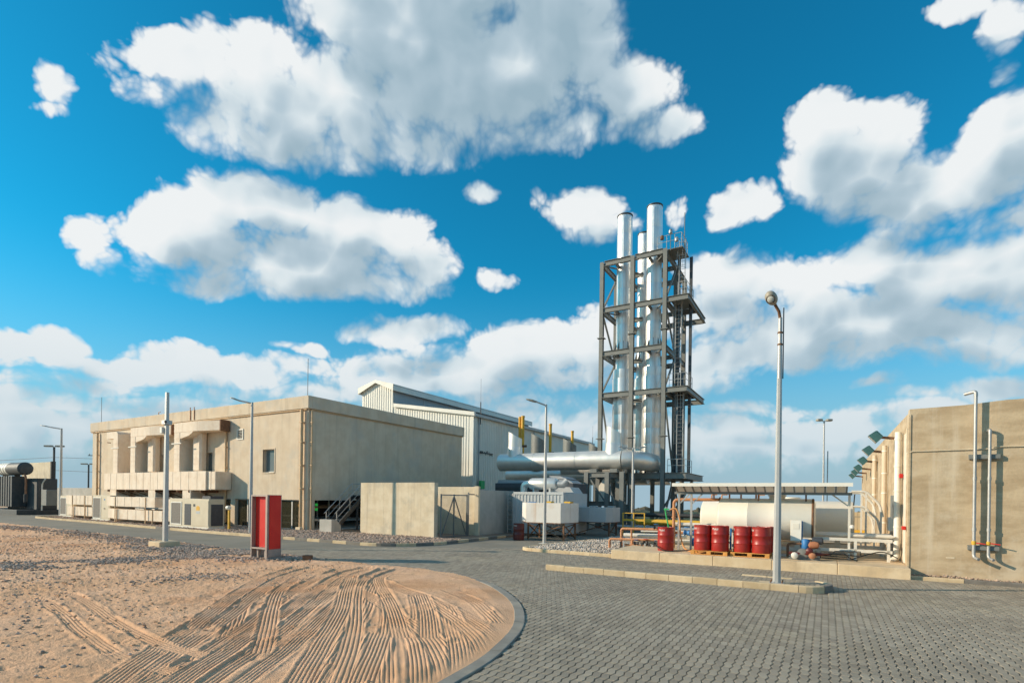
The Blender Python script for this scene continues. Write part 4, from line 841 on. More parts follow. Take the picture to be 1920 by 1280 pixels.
part('conservator', MB().lathe([(.1, 0), (.5, .06), (.62, .2), (.62, 5.8), (.5, 5.94), (.1, 6.0)], 20, (3.2, -.1, 4.4), 'x'), 'transformer', tr); mb = MB()
for i in range(4): mb.lathe([(.63, 3.7 + i * .62), (.645, 3.8 + i * .62), (.63, 4.12 + i * .62)], 20, (0, -.1, 4.4), 'x')
part('band', mb, 'tank_cream', tr)
for x in (3.6, 6.6): part('support', MB().box(x, x + .2, -.2, .2, 3.3, 3.85), 'transformer', tr)
part('breather_pipe', MB().tube(pipe_path([(8.9, -.2, 4.0), (9.5, -.2, 3.6), (9.5, -.2, 1.6)], .3), .09, 8), 'rust', tr); part('breather', MB().lathe([(.05, 1.1), (.16, 1.2), (.16, 1.9), (.05, 2.0)], 12, (9.5, -.2, 0)), 'black_metal', tr)
part('pipe', MB().tube(pipe_path([(10.2, .8, .4), (10.2, .8, 3.0), (10.9, .8, 3.4)], .3), .06, 8), 'pipe_pale', tr); part('control_box', MB().box(11.2, 12.4, .4, 1.2, .9, 2.4, .03), 'steel_paint', tr)

# ============================================================ chimney tower, exhaust duct, engine skids
TW = thing('chimney_tower', 'tall grey steel frame tower carrying three silver chimneys', 'tower', (-10.6, 40.2, 0))
CX = (0, -2.5, -5.0); RY = (0, 3.3, 6.2); ZL = (4.05, 10.45, 13.75, 17.2, 20.9)
def beam(nm, a, b, w=.2, h=.40, m='steel_paint', par=None): return part(nm, MB().hbeam(a, b, w, h, .03), m, par or TW)
for x in CX:
    for y in RY:
        if x == -2.5 and y == 3.3: continue
        c = part('column', MB().hbeam((x, y, -.1), (x, y, ZL[-1] + .15), .30, .32, .03, (0, 1, 0)), 'steel_paint', TW)
        if y == 0:
            for z in (7.0, 15.0): part('splice_plate', MB().box(x - .28, x + .28, -.26, .26, z, z + .05), 'steel_paint', c)
def level(z, h=.40, cant=True):
    for y in RY:
        for a, b in ((-5.0, -2.5), (-2.5, 0)):
            if y == 3.3: beam('beam', (a + .19, y, z), (b - .19, y, z), .2, h * .8); continue
            beam('beam', (a + .19, y - .05, z), (b - .19, y - .05, z), .22, h)
    for x in (0, -5.0):
        beam('beam', (x, .19, z), (x, 3.11, z), .2, h); beam('beam', (x, 3.49, z), (x, 6.01, z), .2, h)
    for x in (-3.9, -1.3): beam('joist', (x, .1, z - .12), (x, 6.1, z - .12), .12, .24)
    if cant:
        beam('beam', (.19, -.05, z), (1.68, -.05, z), .22, h); beam('beam', (1.68, -.1, z), (1.68, 6.2, z), .2, h); beam('beam', (.19, 6.15, z), (1.60, 6.15, z), .22, h); beam('beam', (.19, 3.3, z), (1.6, 3.3, z), .2, h)
    for a, b in (((-4.8, .2), (-2.6, 3.1)), ((-.2, .2), (-2.3, 3.1))): part('plan_brace', MB().bar((*a, z - .1), (*b, z - .1), .09, .09), 'steel_paint', TW)
for i, z in enumerate(ZL): level(z, .46 if i == 0 else .40, i not in (2, 4))
for x in (-5.0, 0.0):
    for k, (z0, z1) in enumerate(((.3, 3.8), (4.3, 10.2), (10.7, 13.5), (14, 17), (17.4, 20.6))):
        lo, hi = ((.2, z0), (3.1, z1)) if k % 2 == 0 else ((3.1, z0), (.2, z1))
        part('brace', MB().bar((x, *lo), (x, *hi), .12, .12), 'steel_paint', TW)
        part('brace', MB().bar((x, 3.5 if k % 2 else 6.0, z0), (x, 6.0 if k % 2 else 3.5, z1), .11, .11), 'steel_paint', TW)
for (a, b) in (((-2.3, 6.2, .3), (-.2, 6.2, 3.7)), ((.2, .3, .2), (1.5, 3.1, 3.7))): part('brace', MB().bar(a, b, .16, .16), 'steel_paint', TW)
# decking and rails at the bottom and by the ladder
for z in (ZL[0], ZL[1], ZL[3]): part('deck', MB().box(.2, 1.55, .25, 3.1, z + .17, z + .21), 'steel_paint', TW)
part('deck', MB().box(-4.8, -.2, .3, 3.1, ZL[0] + .18, ZL[0] + .22), 'steel_paint', TW); part('deck', MB().box(-.9, 1.2, .3, 2.4, ZL[4] + .19, ZL[4] + .23), 'steel_paint', TW)
def rail(P, z, par, h=1.05):
    for p in P: part('rail_post', MB().tube([(*p, z), (*p, z + h)], .022, 6), 'galvanised', par)
    for hh in (h, h * .55): part('rail', MB().tube([(*p, z + hh) for p in P], .02, 6), 'galvanised', par)
rail([(.3, .25), (1.0, .25), (1.55, .25), (1.55, 1.4), (1.55, 2.6)], ZL[0] + .2, TW); rail([(.35, .2), (1.0, .2), (1.55, .2), (1.55, 1.3), (1.55, 2.4)], ZL[1] + .2, TW)
rail([(.9, .2), (1.55, .2), (1.55, 1.2), (1.55, 2.4)], ZL[3] + .2, TW); rail([(-.7, .25), (0, .25), (.6, .25), (1.1, .25), (1.1, 1.2), (1.1, 2.2)], ZL[4] + .22, TW)
# caged ladders
for z0, z1, xo, yo in ((4.3, 10.6, .95, 1.15), (10.7, 17.4, .75, 1.1), (17.5, 22.0, .95, 1.2)):
    ld = part('ladder', MB().bar((xo - .22, yo, z0), (xo - .22, yo, z1), .05, .05).bar((xo + .22, yo, z0), (xo + .22, yo, z1), .05, .05), 'galvanised', TW)
    for i in range(int((z1 - z0) / .3)): part('rung', MB().tube([(xo - .22, yo, z0 + .2 + i * .3), (xo + .22, yo, z0 + .2 + i * .3)], .014, 5), 'galvanised', ld)
    for i in range(int((z1 - z0 - 2.0) / .9) + 1):
        z = z0 + 2.2 + i * .9; part('cage_hoop', MB().tube([(xo + .36 * math.cos(a), yo - .38 - .36 * math.sin(a) + .05, z) for a in np.linspace(-.25, math.pi + .25, 12)], .016, 5), 'galvanised', ld)
    for a in (0, 1.05, 2.1, math.pi): part('cage_strap', MB().bar((xo + .36 * math.cos(a), yo - .33 - .36 * math.sin(a), z0 + 2.2), (xo + .36 * math.cos(a), yo - .33 - .36 * math.sin(a), z1), .03, .012), 'galvanised', ld)
for (x, y, z, h) in ((1.12, 1.1, 21, 3.0), (.28, .3, 21.0, 1.5)): part('antenna', MB().tube([(x, y, z), (x, y, z + h)], .028, 6), 'steel_paint', TW)
for (x, y, z) in ((.3, .2, 22.2), (-.35, .25, 21.9), (.75, .2, 21.5)): part('aviation_lamp', MB().lathe([(.05, 0), (.14, .04), (.14, .22), (.1, .32), (.04, .36)], 10, (x, y, z)), 'rust' if x < 0 else 'galvanised', TW)
for (x, y) in ((.45, 1.9), (1.35, 1.9)): part('cable_riser', MB().box(x, x + .22, y, y + .12, 4.3, 20.9), 'dark_steel', TW)
part('service_pipe', MB().tube([(.5, 2.6, 4.2), (.5, 2.6, 12.2)], .36, 14), 'dark_steel', TW)
# chimneys
def chimney(nm, lab, e, n, top, rl, ru, step):
    C = thing(nm, lab, 'chimney', (e, n, ZL[0] + .2), 0, 'chimneys in the steel tower'); b = ZL[0] + .2
    prof = []; z = 0
    while z < step - b - .4: prof += [(rl, z), (rl, z + 1.13), (rl - .012, z + 1.14), (rl - .012, z + 1.17)]; z += 1.2
    part('lower_shell', MB().lathe([(rl, 0)] + prof + [(rl, step - b - .45)], 32), 'aluminium', C)
    part('collar', MB().lathe([(rl - .02, step - b - 1.3), (rl + .05, step - b - 1.28), (rl + .05, step - b - .02), (ru, step - b + .04)], 32), 'aluminium', C)
    prof = []; z = step - b + .03
    while z < top - b - 1.3: prof += [(ru, z), (ru, z + 1.38), (ru - .01, z + 1.39), (ru - .01, z + 1.42)]; z += 1.45
    part('upper_shell', MB().lathe(prof + [(ru, top - b - .05)], 32), 'aluminium', C)
    part('rim', MB().lathe([(ru + .02, top - b - .12), (ru + .03, top - b - .1), (ru + .03, top - b), (ru - .05, top - b + .02), (ru - .06, top - b - .6)], 32), 'black_metal', C)
    for k in range(10):
        a = k * .628; 
        for z, h, r in ((0, .7, rl), (14.1 - b, .75, ru)):
            c, s_ = math.cos(a), math.sin(a); part('gusset', MB().add([(c * r, s_ * r, z), (c * (r + .22), s_ * (r + .22), z), (c * r, s_ * r, z + h), (c * r - s_ * .03, s_ * r + c * .03, z), (c * (r + .22) - s_ * .03, s_ * (r + .22) + c * .03, z), (c * r - s_ * .03, s_ * r + c * .03, z + h)], [(0, 1, 2), (5, 4, 3), (0, 3, 4, 1), (1, 4, 5, 2)]), 'steel_paint', C)
    part('seam', MB().box(.05, .13, -ru - .03, -ru + .01, step - b + .1, top - b - .3), 'aluminium', C); part('seam', MB().box(.12, .2, -rl - .025, -rl + .01, .1, step - b - 1.4), 'aluminium', C)
    return C
chimney('chimney', 'left silver chimney in the steel tower', -14.25, 41.55, 25.05, .78, .60, 11.9)
chimney('chimney', 'right silver chimney, the tallest looking one in the tower', -11.9, 41.75, 25.3, .78, .60, 11.9)
chimney('chimney', 'rear silver chimney half hidden behind the other two', -13.75, 45.3, 25.1, .74, .58, 11.9)
# ------------------------------------------------------------ exhaust duct
DU = thing('exhaust_duct', 'thick silver exhaust duct running from the hall to the right chimney', 'duct', (-23.8, 38.5, 0))
R = .72; dz = 5.2
for i, (a, b) in enumerate(((.02, 3.3), (3.32, 7.0), (7.02, 10.7))): part('duct_shell', MB().lathe([(R, a), (R, a + .04), (R - .0, b - .04), (R, b)], 36, (0, 0, dz), 'x'), 'duct_metal', DU)
part('end_cap', MB().lathe([(.1, -.22), (.5, -.16), (R, .0), (R, .03)], 36, (0, 0, dz), 'x'), 'duct_metal', DU)
part('bend', MB().tube([(10.7, 0, dz), (11.1, .05, dz), (11.7, .55, dz - .05), (12.2, 1.6, dz - .12), (12.3, 3.0, dz - .15)], [R, R, R, R * .98, R * .92], 32), 'duct_metal', DU)
for x in (3.31, 7.01, 10.69): part('flange', MB().lathe([(R + .005, x - .02), (R + .015, x - .02), (R + .015, x + .02), (R + .005, x + .02)], 36, (0, 0, dz), 'x'), 'duct_metal', DU)
def riser(x, y, z0, z1, r, nm='riser', par=None, m='duct_metal', steps=True):
    n = 24; vs = []
    for k in range(n):
        a = 6.28318 * k / n; vs.append((x + r * math.cos(a), y + r * math.sin(a), z0))
    for k in range(n):
        a = 6.28318 * k / n; vs.append((x + r * math.cos(a), y + r * math.sin(a), z1 - .55 * r * math.cos(a - .3) + 0))
    for k in range(n):
        a = 6.28318 * k / n; vs.append((x + .93 * r * math.cos(a), y + .93 * r * math.sin(a), z1 - .02 - .55 * r * math.cos(a - .3)))
    for k in range(n):
        a = 6.28318 * k / n; vs.append((x + .93 * r * math.cos(a), y + .93 * r * math.sin(a), z0 + .8))
    fs = [(j * n + k, j * n + (k + 1) % n, (j + 1) * n + (k + 1) % n, (j + 1) * n + k) for j in range(3) for k in range(n)] + [tuple(3 * n + k for k in range(n))]
    mb = MB(); mb.add(vs, fs, True); return part(nm, mb, m, par)
for x in (1.35, 9.95):
    part('branch', MB().lathe([(.62, dz + .1), (.62, dz + 1.25), (.57, dz + 1.27)], 28, (x, 0, 0)), 'aluminium', DU); riser(x, 0, dz + 1.2, dz + 2.25, .57, 'relief_stack', DU)
    part('outlet_mesh', MB().lathe([(.5, dz + 1.75), (.5, dz + 1.77)], 20, (x, 0, 0)), 'rust_pipe', DU)
for i, (e, n, zt) in enumerate(((-21.9, 41.6, 7.6), (-20.6, 45.4, 7.5), (-19.6, 49.2, 7.4))):
    q = thing('relief_stack', ('nearest', 'middle', 'farthest')[i] + ' of the grey slanted stacks before the hall side', 'stack', (e, n, 3.6), 0, 'grey stacks before the hall')
    riser(0, 0, 1.1, zt - 3.6, .62, 'pipe', q, 'steel_paint'); part('duct', MB().lathe([(.6, -3), (.6, 7.4)], 24, (0, 0, .6), 'x'), 'duct_metal', q); part('leg', MB().box(-.1, .1, -.1, .1, -3.7, 0), 'steel_paint', q)  # dark colour of the stack pipes stands in for the building's shadow
# its support trestle
TS = thing('duct_trestle', 'blue grey steel trestle holding up the silver duct', 'trestle', (-15.2, 36.6, 0))
for x in (0, 1.6, 2.7):
    for y in (0, 2.3): part('column', MB().hbeam((x, y, -.1), (x, y, 4.2), .32, .32, .035, (0, 1, 0)), 'steel_paint', TS)
for y in (0, 2.3):
    part('beam', MB().hbeam((.18, y, 4.0), (1.42, y, 4.0), .2, .36), 'steel_paint', TS); part('beam', MB().hbeam((.18, y, 1.9), (1.42, y, 1.9), .2, .34), 'steel_paint', TS); part('beam', MB().hbeam((1.78, y, 1.7), (2.52, y, 1.7), .2, .34), 'steel_paint', TS)
    part('brace', MB().bar((.2, y, 3.8), (1.4, y, 2.1), .1, .1), 'steel_paint', TS); part('brace', MB().bar((1.5, y, 3.8), (2.7, y, .3), .14, .14), 'steel_paint', TS)
for x in (0, 1.6): part('saddle', MB().box(x - .3, x + .3, 1.2, 2.4, 4.2, 4.5, .03), 'steel_paint', TS); part('cross_beam', MB().hbeam((x, .18, 4.02), (x, 2.12, 4.02), .2, .34), 'steel_paint', TS)
part('baffle', MB().ext([(.55, 2.0), (1.15, 2.0), (1.15, 3.4), (.9, 3.7), (.55, 3.2)], 'y', 1.0, 1.1), 'tank_cream', TS)
# duct of the second engine, lower and behind
D2 = thing('rear_duct', 'second dark duct in shade under the silver duct', 'duct', (-19.5, 41.5, 0))
part('duct_shell', MB().lathe([(.2, 0), (.66, .12), (.68, .3), (.68, 4.8), (.5, 5.0)], 28, (0, 0, 4.7), 'x'), 'duct_metal', D2)
for x in (1, 4): part('leg', MB().box(x, x + .2, -.1, .1, -.1, 4.1), 'steel_paint', D2)
# ------------------------------------------------------------ engine skids, radiators and containers in the shade
G = thing('engine_container', 'pale ribbed container with a side ladder behind the white settling tank', 'container', (-16.35, 28.0, 0))
g1 = MB(); corr(g1, 3.3, .15, lambda a: 2.56, .22, .03); part('side_sheet', g1, 'container_white', G); part('body', MB().box(.03, 3.27, .02, 3.6, .12, 2.55), 'container_white', G); part('top_rail', MB().box(-.02, 3.32, -.05, .06, 2.44, 2.6, .01), 'container_white', G)
for x in (-.02, 3.22): part('corner_post', MB().box(x, x + .1, -.05, .05, .12, 2.44), 'container_white', G)
ld = part('ladder', MB().box(-.42, -.37, -.05, .0, .1, 2.5).box(-.1, -.05, -.05, .0, .1, 2.5), 'galvanised', G)
for i in range(8): part('rung', MB().box(-.37, -.1, -.05, .0, .3 + i * .29, .36 + i * .29), 'steel_paint', ld)
part('name_plate', MB().box(1.0, 1.55, -.058, -.052, 1.95, 2.02), 'blue', G)
S1 = thing('silencer', 'pale horizontal silencer drum on top of the ribbed container', 'silencer', (-15.9, 29.2, 2.56))
part('drum', MB().lathe([(.1, .0), (.32, .05), (.36, .15), (.36, 1.75), (.3, 1.85), (.1, 1.9)], 24, (0, 0, .55), 'x'), 'duct_metal', S1)
part('elbow', MB().tube(pipe_path([(-.45, 0, .0), (-.45, 0, .55), (.1, 0, .55)], .3), .22, 14), 'duct_metal', S1)
for x in (.4, 1.5): part('saddle', MB().box(x - .06, x + .06, -.3, .3, 0, .3), 'galvanised', S1)
part('flex_joint', MB().tube([(1.9, 0, .55), (2.25, 0, .5), (2.5, .1, .75)], .22, 14), 'galvanised', S1)
for i, (e, n, w, d, z0, h, lab) in enumerate(((-20.9, 33.0, 2.9, 2.5, .1, 3.2, 'dark radiator block left of the silencer drum'), (-17.2, 34.0, 1.6, 2.5, .1, 3.5, 'dark radiator block behind the slim lamp post'), (-15.6, 32.2, 1.3, 2.2, .1, 3.15, 'dark radiator block right of the ribbed container'))):
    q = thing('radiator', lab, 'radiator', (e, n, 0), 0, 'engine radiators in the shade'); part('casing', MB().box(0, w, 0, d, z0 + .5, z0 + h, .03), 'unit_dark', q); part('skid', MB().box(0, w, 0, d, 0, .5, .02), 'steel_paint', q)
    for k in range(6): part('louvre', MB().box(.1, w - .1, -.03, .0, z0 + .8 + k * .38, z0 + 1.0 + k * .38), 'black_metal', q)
    part('top_cowl', MB().ext([(.0, z0 + h), (w * .9, z0 + h), (w * .6, z0 + h + .22), (.1, z0 + h + .25)], 'y', .3, d - .3), 'grey_cladding', q)
q = thing('air_intake', 'pale sheet metal intake hood with a slanted mouth by the container', 'hood', (-14.9, 30.5, 0))
part('hood', MB().ext([(0, 2.45), (1.2, 2.2), (1.45, 2.5), (1.1, 2.95), (0, 3.0)], 'y', 0, 1.4), 'container_white', q); part('fan_ring', MB().lathe([(.62, -.1), (.66, -.08), (.66, .2), (.55, .22)], 24, (.9, -.1, 1.75), 'y'), 'black_metal', q); part('fan_hub', MB().lathe([(.05, -.12), (.16, -.08), (.16, .1)], 12, (.9, -.1, 1.75), 'y'), 'steel_paint', q)
for k in range(6): part('fan_blade', MB().bar((.9 + .14 * math.cos(k * 1.047), -.02, 1.75 + .14 * math.sin(k * 1.047)), (.9 + .56 * math.cos(k * 1.047), -.02, 1.75 + .56 * math.sin(k * 1.047)), .03, .18, (.3, 1, .2)), 'galvanised', q)
part('frame', MB().box(.1, .2, .1, .2, .0, 2.5).box(1.55, 1.65, .1, .2, 0, 2.3).box(.2, 1.55, .1, .2, .9, 1.0), 'steel_paint', q)
# yellow gas risers on the hall side
for i, (n, zt) in enumerate(((48.2, 10.7), (54.6, 10.7), (60.7, 10.6))):
    q = thing('gas_riser', ('nearest', 'middle', 'farthest')[i] + ' yellow gas pipe rising past the hall eaves', 'pipe', (-27.2, n, 0), 0, 'yellow pipes by the hall')
    part('pipe', MB().tube([(0, 0, .1), (0, 0, zt)], .17, 12), 'yellow', q); part('cap', MB().lathe([(.2, zt - .1), (.2, zt + .05)], 12), 'yellow', q)
    if i == 0: part('pipe', MB().tube([(-.42, .1, 3), (-.42, .1, zt)], .14, 12), 'yellow', q)
    part('drain_loop', MB().tube(pipe_path([(.5, -.1, 7.6 - i * .2), (-.35, -.1, 7.6 - i * .2), (-.35, -.1, 5.4)], .25), .13, 10), 'rust', q)
# yellow guard rails on the ground
for i, (e, n, L_, lab) in enumerate(((-14.6, 31.0, 1.2, 'yellow guard rail left of the blue settling tank'), (-10.5, 31.0, 1.3, 'yellow guard rail under the tower, right of the blue tank'))):
    q = thing('guard_rail', lab, 'railing', (e, n, 0), 0, 'yellow guard rails')
    for x in np.linspace(0, L_, 3): part('post', MB().box(x - .03, x + .03, -.03, .03, .05, 1.85 - .4 * i), 'yellow_dark', q)
    for z in (.55, .95, 1.4, 1.8): 
        if z < 1.85 - .4 * i: part('bar', MB().box(.03, L_ - .03, -.02, .02, z, z + (.12 if z == .95 else .04)), 'yellow_dark', q)
# ------------------------------------------------------------ settling tanks on legs
def leg_tank(lab, e, n, zb, zt, outline, m, legs):
    q = thing('settling_tank', lab, 'tank', (e, n, 0)); part('shell', MB().prism(outline, zb, zt), m, q); part('bottom_rim', MB().prism([(x * 1.015, y * 1.015) for x, y in outline], zb - .05, zb - .002), 'rust', q)
    for x, y in legs: part('leg', MB().box(x - .04, x + .04, y - .04, y + .04, .0, zb - .05), 'rust', q)
    for (a, b), (c, d) in zip(legs, legs[1:] + legs[:1]):
        part('brace', MB().bar((a, b, .1), (c, d, zb - .1), .05, .05), 'rust', q)
        if m == 'tank_white': part('brace', MB().bar((a, b, zb - .1), (c, d, .1), .05, .05), 'rust', q)
    for x in (.75, 1.9): part('hatch', MB().box(x, x + .4, .7, 1.1, zt + .002, zt + .09, .02), 'yellow_dark' if m == 'tank_white' else 'galvanised', q)
    return q
leg_tank('rust streaked white settling tank on crossed legs by the slim lamp post', -14.0, 25.3, .93, 1.98, [(0, 0), (2.0, .12), (2.25, .6), (2.25, 1.9), (0, 1.9), (-.75, 1.8), (-.75, .9), (-.05, .6)], 'tank_white', [(.08, .1), (2.1, .3), (2.1, 1.8), (-.1, 1.8)])
leg_tank('bluish shaded settling tank on legs under the tower', -13.4, 30.3, .85, 1.72, [(0, 0), (1.1, -.25), (2.1, -.1), (2.4, .3), (2.4, 1.6), (0, 1.6)], 'container_white', [(.1, .1), (2.2, .2), (2.2, 1.5), (.1, 1.5)])

# ============================================================ air handling on the stilted building
def plan_duct(nm, pts, z0, z1, m, par, lab=None):
    """rectangular duct whose plan outline is pts (rounded by the caller)"""
    return part(nm, MB().prism(pts, z0, z1), m, par, lab)
def rounded(P, idx, r, k=5):
    out = []
    for i, p in enumerate(P):
        if i in idx: out += [q[:2] for q in elbow((*P[i - 1], 0), (*p, 0), (*P[(i + 1) % len(P)], 0), r, k)]
        else: out.append(p)
    return out
def joints(par, x0, x1, y0, y1, z0, z1, n, axis='x', m='duct_wrap'):
    for i in range(1, n):
        t = i / n
        if axis == 'x': x = x0 + (x1 - x0) * t; part('seam', MB().box(x - .015, x + .015, y0 - .012, y0 + .01, z0, z1), m, par)
        else: z = z0 + (z1 - z0) * t; part('seam', MB().box(x0 - .01, x1 + .012, y0 - .012, y1, z - .012, z + .012), m, par)
MD = thing('main_duct', 'long boxy white insulated air duct along the stilted building face', 'duct', (-49.9, 20.25, 0))
o = plan_duct('duct_body', [(0, 0), (14.25, 0), (14.25, 1.2), (0, 1.2)], 2.46, 3.74, 'duct_wrap', MD); joints(o, 0, 14.25, 0, 1.2, 2.46, 3.74, 14)
part('end_section', MB().box(14.26, 15.2, .12, 1.22, 2.5, 3.70, .03), 'duct_wrap', MD); part('end_band', MB().box(14.62, 14.68, .10, 1.2, 2.48, 3.72), 'duct_wrap', MD)
for i in range(10): part('bracket', MB().box(.6 + i * 1.45, .68 + i * 1.45, -.03, 1.2, 2.30, 2.455).bar((.64 + i * 1.45, .1, 2.3), (.64 + i * 1.45, 1.2, 1.9), .05, .05), 'rust', MD)
for x0, x1 in ((.9, 1.95), (6.8, 7.85), (11.4, 12.45)): part('drop', MB().box(x0, x1, -.0 + .02, 1.0, 1.84, 2.455, .03), 'duct_wrap', MD)
for i, (x, lab) in enumerate(((-48.85, 'leftmost tall white riser duct above the main duct'), (-46.1, 'middle pair of tall white riser ducts under an elbow'), (-39.9, 'right pair of tall white riser ducts with a shadow on the wall'))):
    q = thing('riser_duct', lab, 'duct', (x, 20.4, 3.745), 0, 'white riser ducts on the building face')
    a = part('riser', MB().box(0, .74, 0, 1.05, 0, 2.75 if i else 3.1, .02), 'duct_wrap', q); joints(a, 0, .74, 0, 1.05, .2, 2.7, 7, 'z')
    if i:
        b = part('riser', MB().box(1.35, 2.35, .52, 1.06, 0, 2.78, .12), 'duct_wrap', q); joints(b, 1.42, 2.28, .52, 1.0, .2, 2.7, 7, 'z')
        L_ = 5.0 if i == 1 else 4.9
        plan_duct('top_elbow', rounded([(0, 0), (2.6, -.0), (L_, .45), (L_, 1.06), (0, 1.06)], (1,), .5), 2.76, 3.42, 'duct_wrap', q)
        part('end_flange', MB().box(L_ - .06, L_ + .05, .40, 1.07, 2.70, 3.46), 'rust', q)
        mb = MB(); mb.add([(.2, .02, 2.76), (2.4, .02, 2.76), (1.9, .02, 2.5), (.74, .02, 2.3), (.2, 1.04, 2.76), (2.4, 1.04, 2.76), (1.9, 1.04, 2.5), (.74, 1.04, 2.3)], [(3, 2, 1, 0), (4, 5, 6, 7), (2, 3, 7, 6), (1, 2, 6, 5)]); part('haunch', mb, 'duct_wrap', q)
    else:
        part('top_elbow', MB().ext(rounded([(-1.1, 2.75), (.0, 2.75), (.0, 2.3), (.75, 2.3), (.75, 3.3), (-1.1, 3.3)], (4,), .45), 'y', .01, 1.05), 'duct_wrap', q)
        part('hanger', MB().tube([(-1.2, .1, 2.5), (-.7, .1, 2.45)], .04, 6), 'rust', q)
    part('support_bar', MB().box(-.25, 1.0, -.05, -.012, 1.95, 2.02), 'pipe_pale', q)
# ------------------------------------------------------------ cooling units
def cooling(lab, e, n, w, d, h, z=.08):
    q = thing('cooling_unit', lab, 'cooling unit', (e, n, z), 0, 'cooling units by the stilted building'); part('casing', MB().box(0, w, 0, d, .12, h, .02), 'unit_cream', q); part('base_rail', MB().box(-.05, w + .05, -.06, d, 0, .12, .01), 'tank_cream', q); return q
def grille(q, x0, x1, z0, z1, m='grille', fr=True):
    g = part('grille', MB().box(x0, x1, -.012, -.002, z0, z1), m, q)
    if fr:
        for a, b, c, d in ((x0 - .07, x0, z0 - .07, z1 + .07), (x1, x1 + .07, z0 - .07, z1 + .07), (x0, x1, z0 - .07, z0), (x0, x1, z1, z1 + .07)): part('frame_bar', MB().box(a, b, -.03, -.002, c, d), 'pvc_white', g)
    for i in range(int((z1 - z0) / .09)): part('slat', MB().box(x0, x1, -.022, -.012, z0 + .03 + i * .09, z0 + .06 + i * .09), m, g)
u = cooling('small cream cooling unit at the far left behind a lamp post', -57.3, 20.0, 2.6, 1.3, 1.82); grille(u, .1, 1.2, .22, 1.6); part('panel', MB().box(1.32, 2.5, -.02, -.002, .2, 1.75), 'unit_cream', u); part('handle', MB().box(1.7, 1.85, -.05, -.02, .9, .96), 'black_metal', u)
u = cooling('narrow cream cooling unit left of the curved white ducts', -48.6, 19.0, 2.75, 1.3, 1.92); grille(u, .12, 1.25, .22, 1.7); part('panel', MB().box(1.4, 2.62, -.02, -.002, .2, 1.85), 'unit_cream', u); part('handle', MB().box(1.85, 2.05, -.05, -.02, .9, .96), 'black_metal', u); part('badge', MB().box(1.85, 2.0, -.026, -.021, 1.55, 1.66), 'blue', u)
u = cooling('wide cream cooling unit with dark grilles behind the bare pole', -36.2, 18.3, 4.4, .95, 1.82); grille(u, .25, 1.35, .25, 1.55); grille(u, 1.75, 2.45, .2, 1.5, 'unit_dark', False); part('side_grille', MB().box(4.402, 4.415, .12, .85, .2, 1.5), 'unit_dark', u)
part('panel', MB().box(2.55, 4.35, -.02, -.002, .18, 1.72), 'unit_cream', u); pl = part('warning_plate', MB().add([(3.05, -.024, 1.12), (3.45, -.024, 1.12), (3.45, -.024, 1.32), (3.25, -.024, 1.42), (3.05, -.024, 1.32)], [(0, 1, 2, 3, 4)]), 'yellow', u); part('notice', MB().box(3.05, 3.45, -.026, -.021, .92, 1.06), 'container_white', u); part('display', MB().box(2.75, 2.95, -.03, -.02, 1.35, 1.5), 'black_metal', u); part('dark_cap', MB().box(3.5, 4.35, .1, .9, 1.825, 2.0), 'unit_dark', u)
part('side_box', MB().box(-.8, -.02, .2, 1.4, .3, 1.75, .03), 'duct_wrap', u)
for i, (e, n, L_, z0, z1, lab) in enumerate(((-54.6, 19.2, 5.6, 1.22, 1.95, 'upper curved white duct between the two small cooling units'), (-54.6, 19.3, 5.4, .35, 1.05, 'lower curved white duct between the two small cooling units'), (-45.8, 18.5, 7.6, 1.25, 1.92, 'upper curved white duct left of the bare pole'), (-45.8, 18.6, 8.3, .35, 1.05, 'lower curved white duct left of the bare pole'))):
    q = thing('curved_duct', lab, 'duct', (e, n, 0), 0, 'curved white ducts on the gravel'); P = rounded([(0, .25), (.95, .22), (1.6, -.12), (L_, -.12), (L_, .9), (0, .9)], (1, 2), .35)
    b = plan_duct('duct_body', P, z0, z1, 'duct_wrap', q); joints(b, 1.5, L_, -.12, .9, z0, z1, 6)
    if z0 < 1: part('underside', MB().add([(.3, .2, z0), (L_, -.1, z0), (L_, .9, z0), (.3, .9, z0), (1.5, .5, z0 - .25), (L_ - 2.5, .5, z0 - .25)], [(0, 1, 5, 4), (1, 2, 5), (2, 3, 4, 5), (3, 0, 4)]), 'duct_wrap', q)
    for x in (2.2, L_ - 1.2): part('stand', MB().box(x, x + .06, -.16, -.121, .05, z1), 'pipe_plaster', q)
    if i == 2: part('up_elbow', MB().ext(rounded([(L_ - .9, z0), (L_ + .0, z0), (L_ + .0, 1.9), (L_ - .9, 1.9)], (1,), .6), 'y', -.1, .85), 'duct_wrap', q)
for j, (e, n, h, lab) in enumerate(((-30.75, 18.9, 1.35, 'thin valve stand right of the wide cooling unit'),)):
    q = thing('valve_stand', lab, 'stand', (e, n, .05)); part('post', MB().box(-.05, .05, -.05, .05, 0, h), 'yellow_dark', q); part('valve', MB().lathe([(.05, -.12), (.13, -.1), (.13, .1), (.05, .12)], 10, (0, -.05, h), 'x'), 'tank_cream', q)
single('white_cabinet', MB().box(0, 1.2, 0, .8, 0, 1.0, .03), 'label_white', 'small white cabinet at the far corner of the stilted building', 'cabinet', (-56.6, 23.2, 1.55))
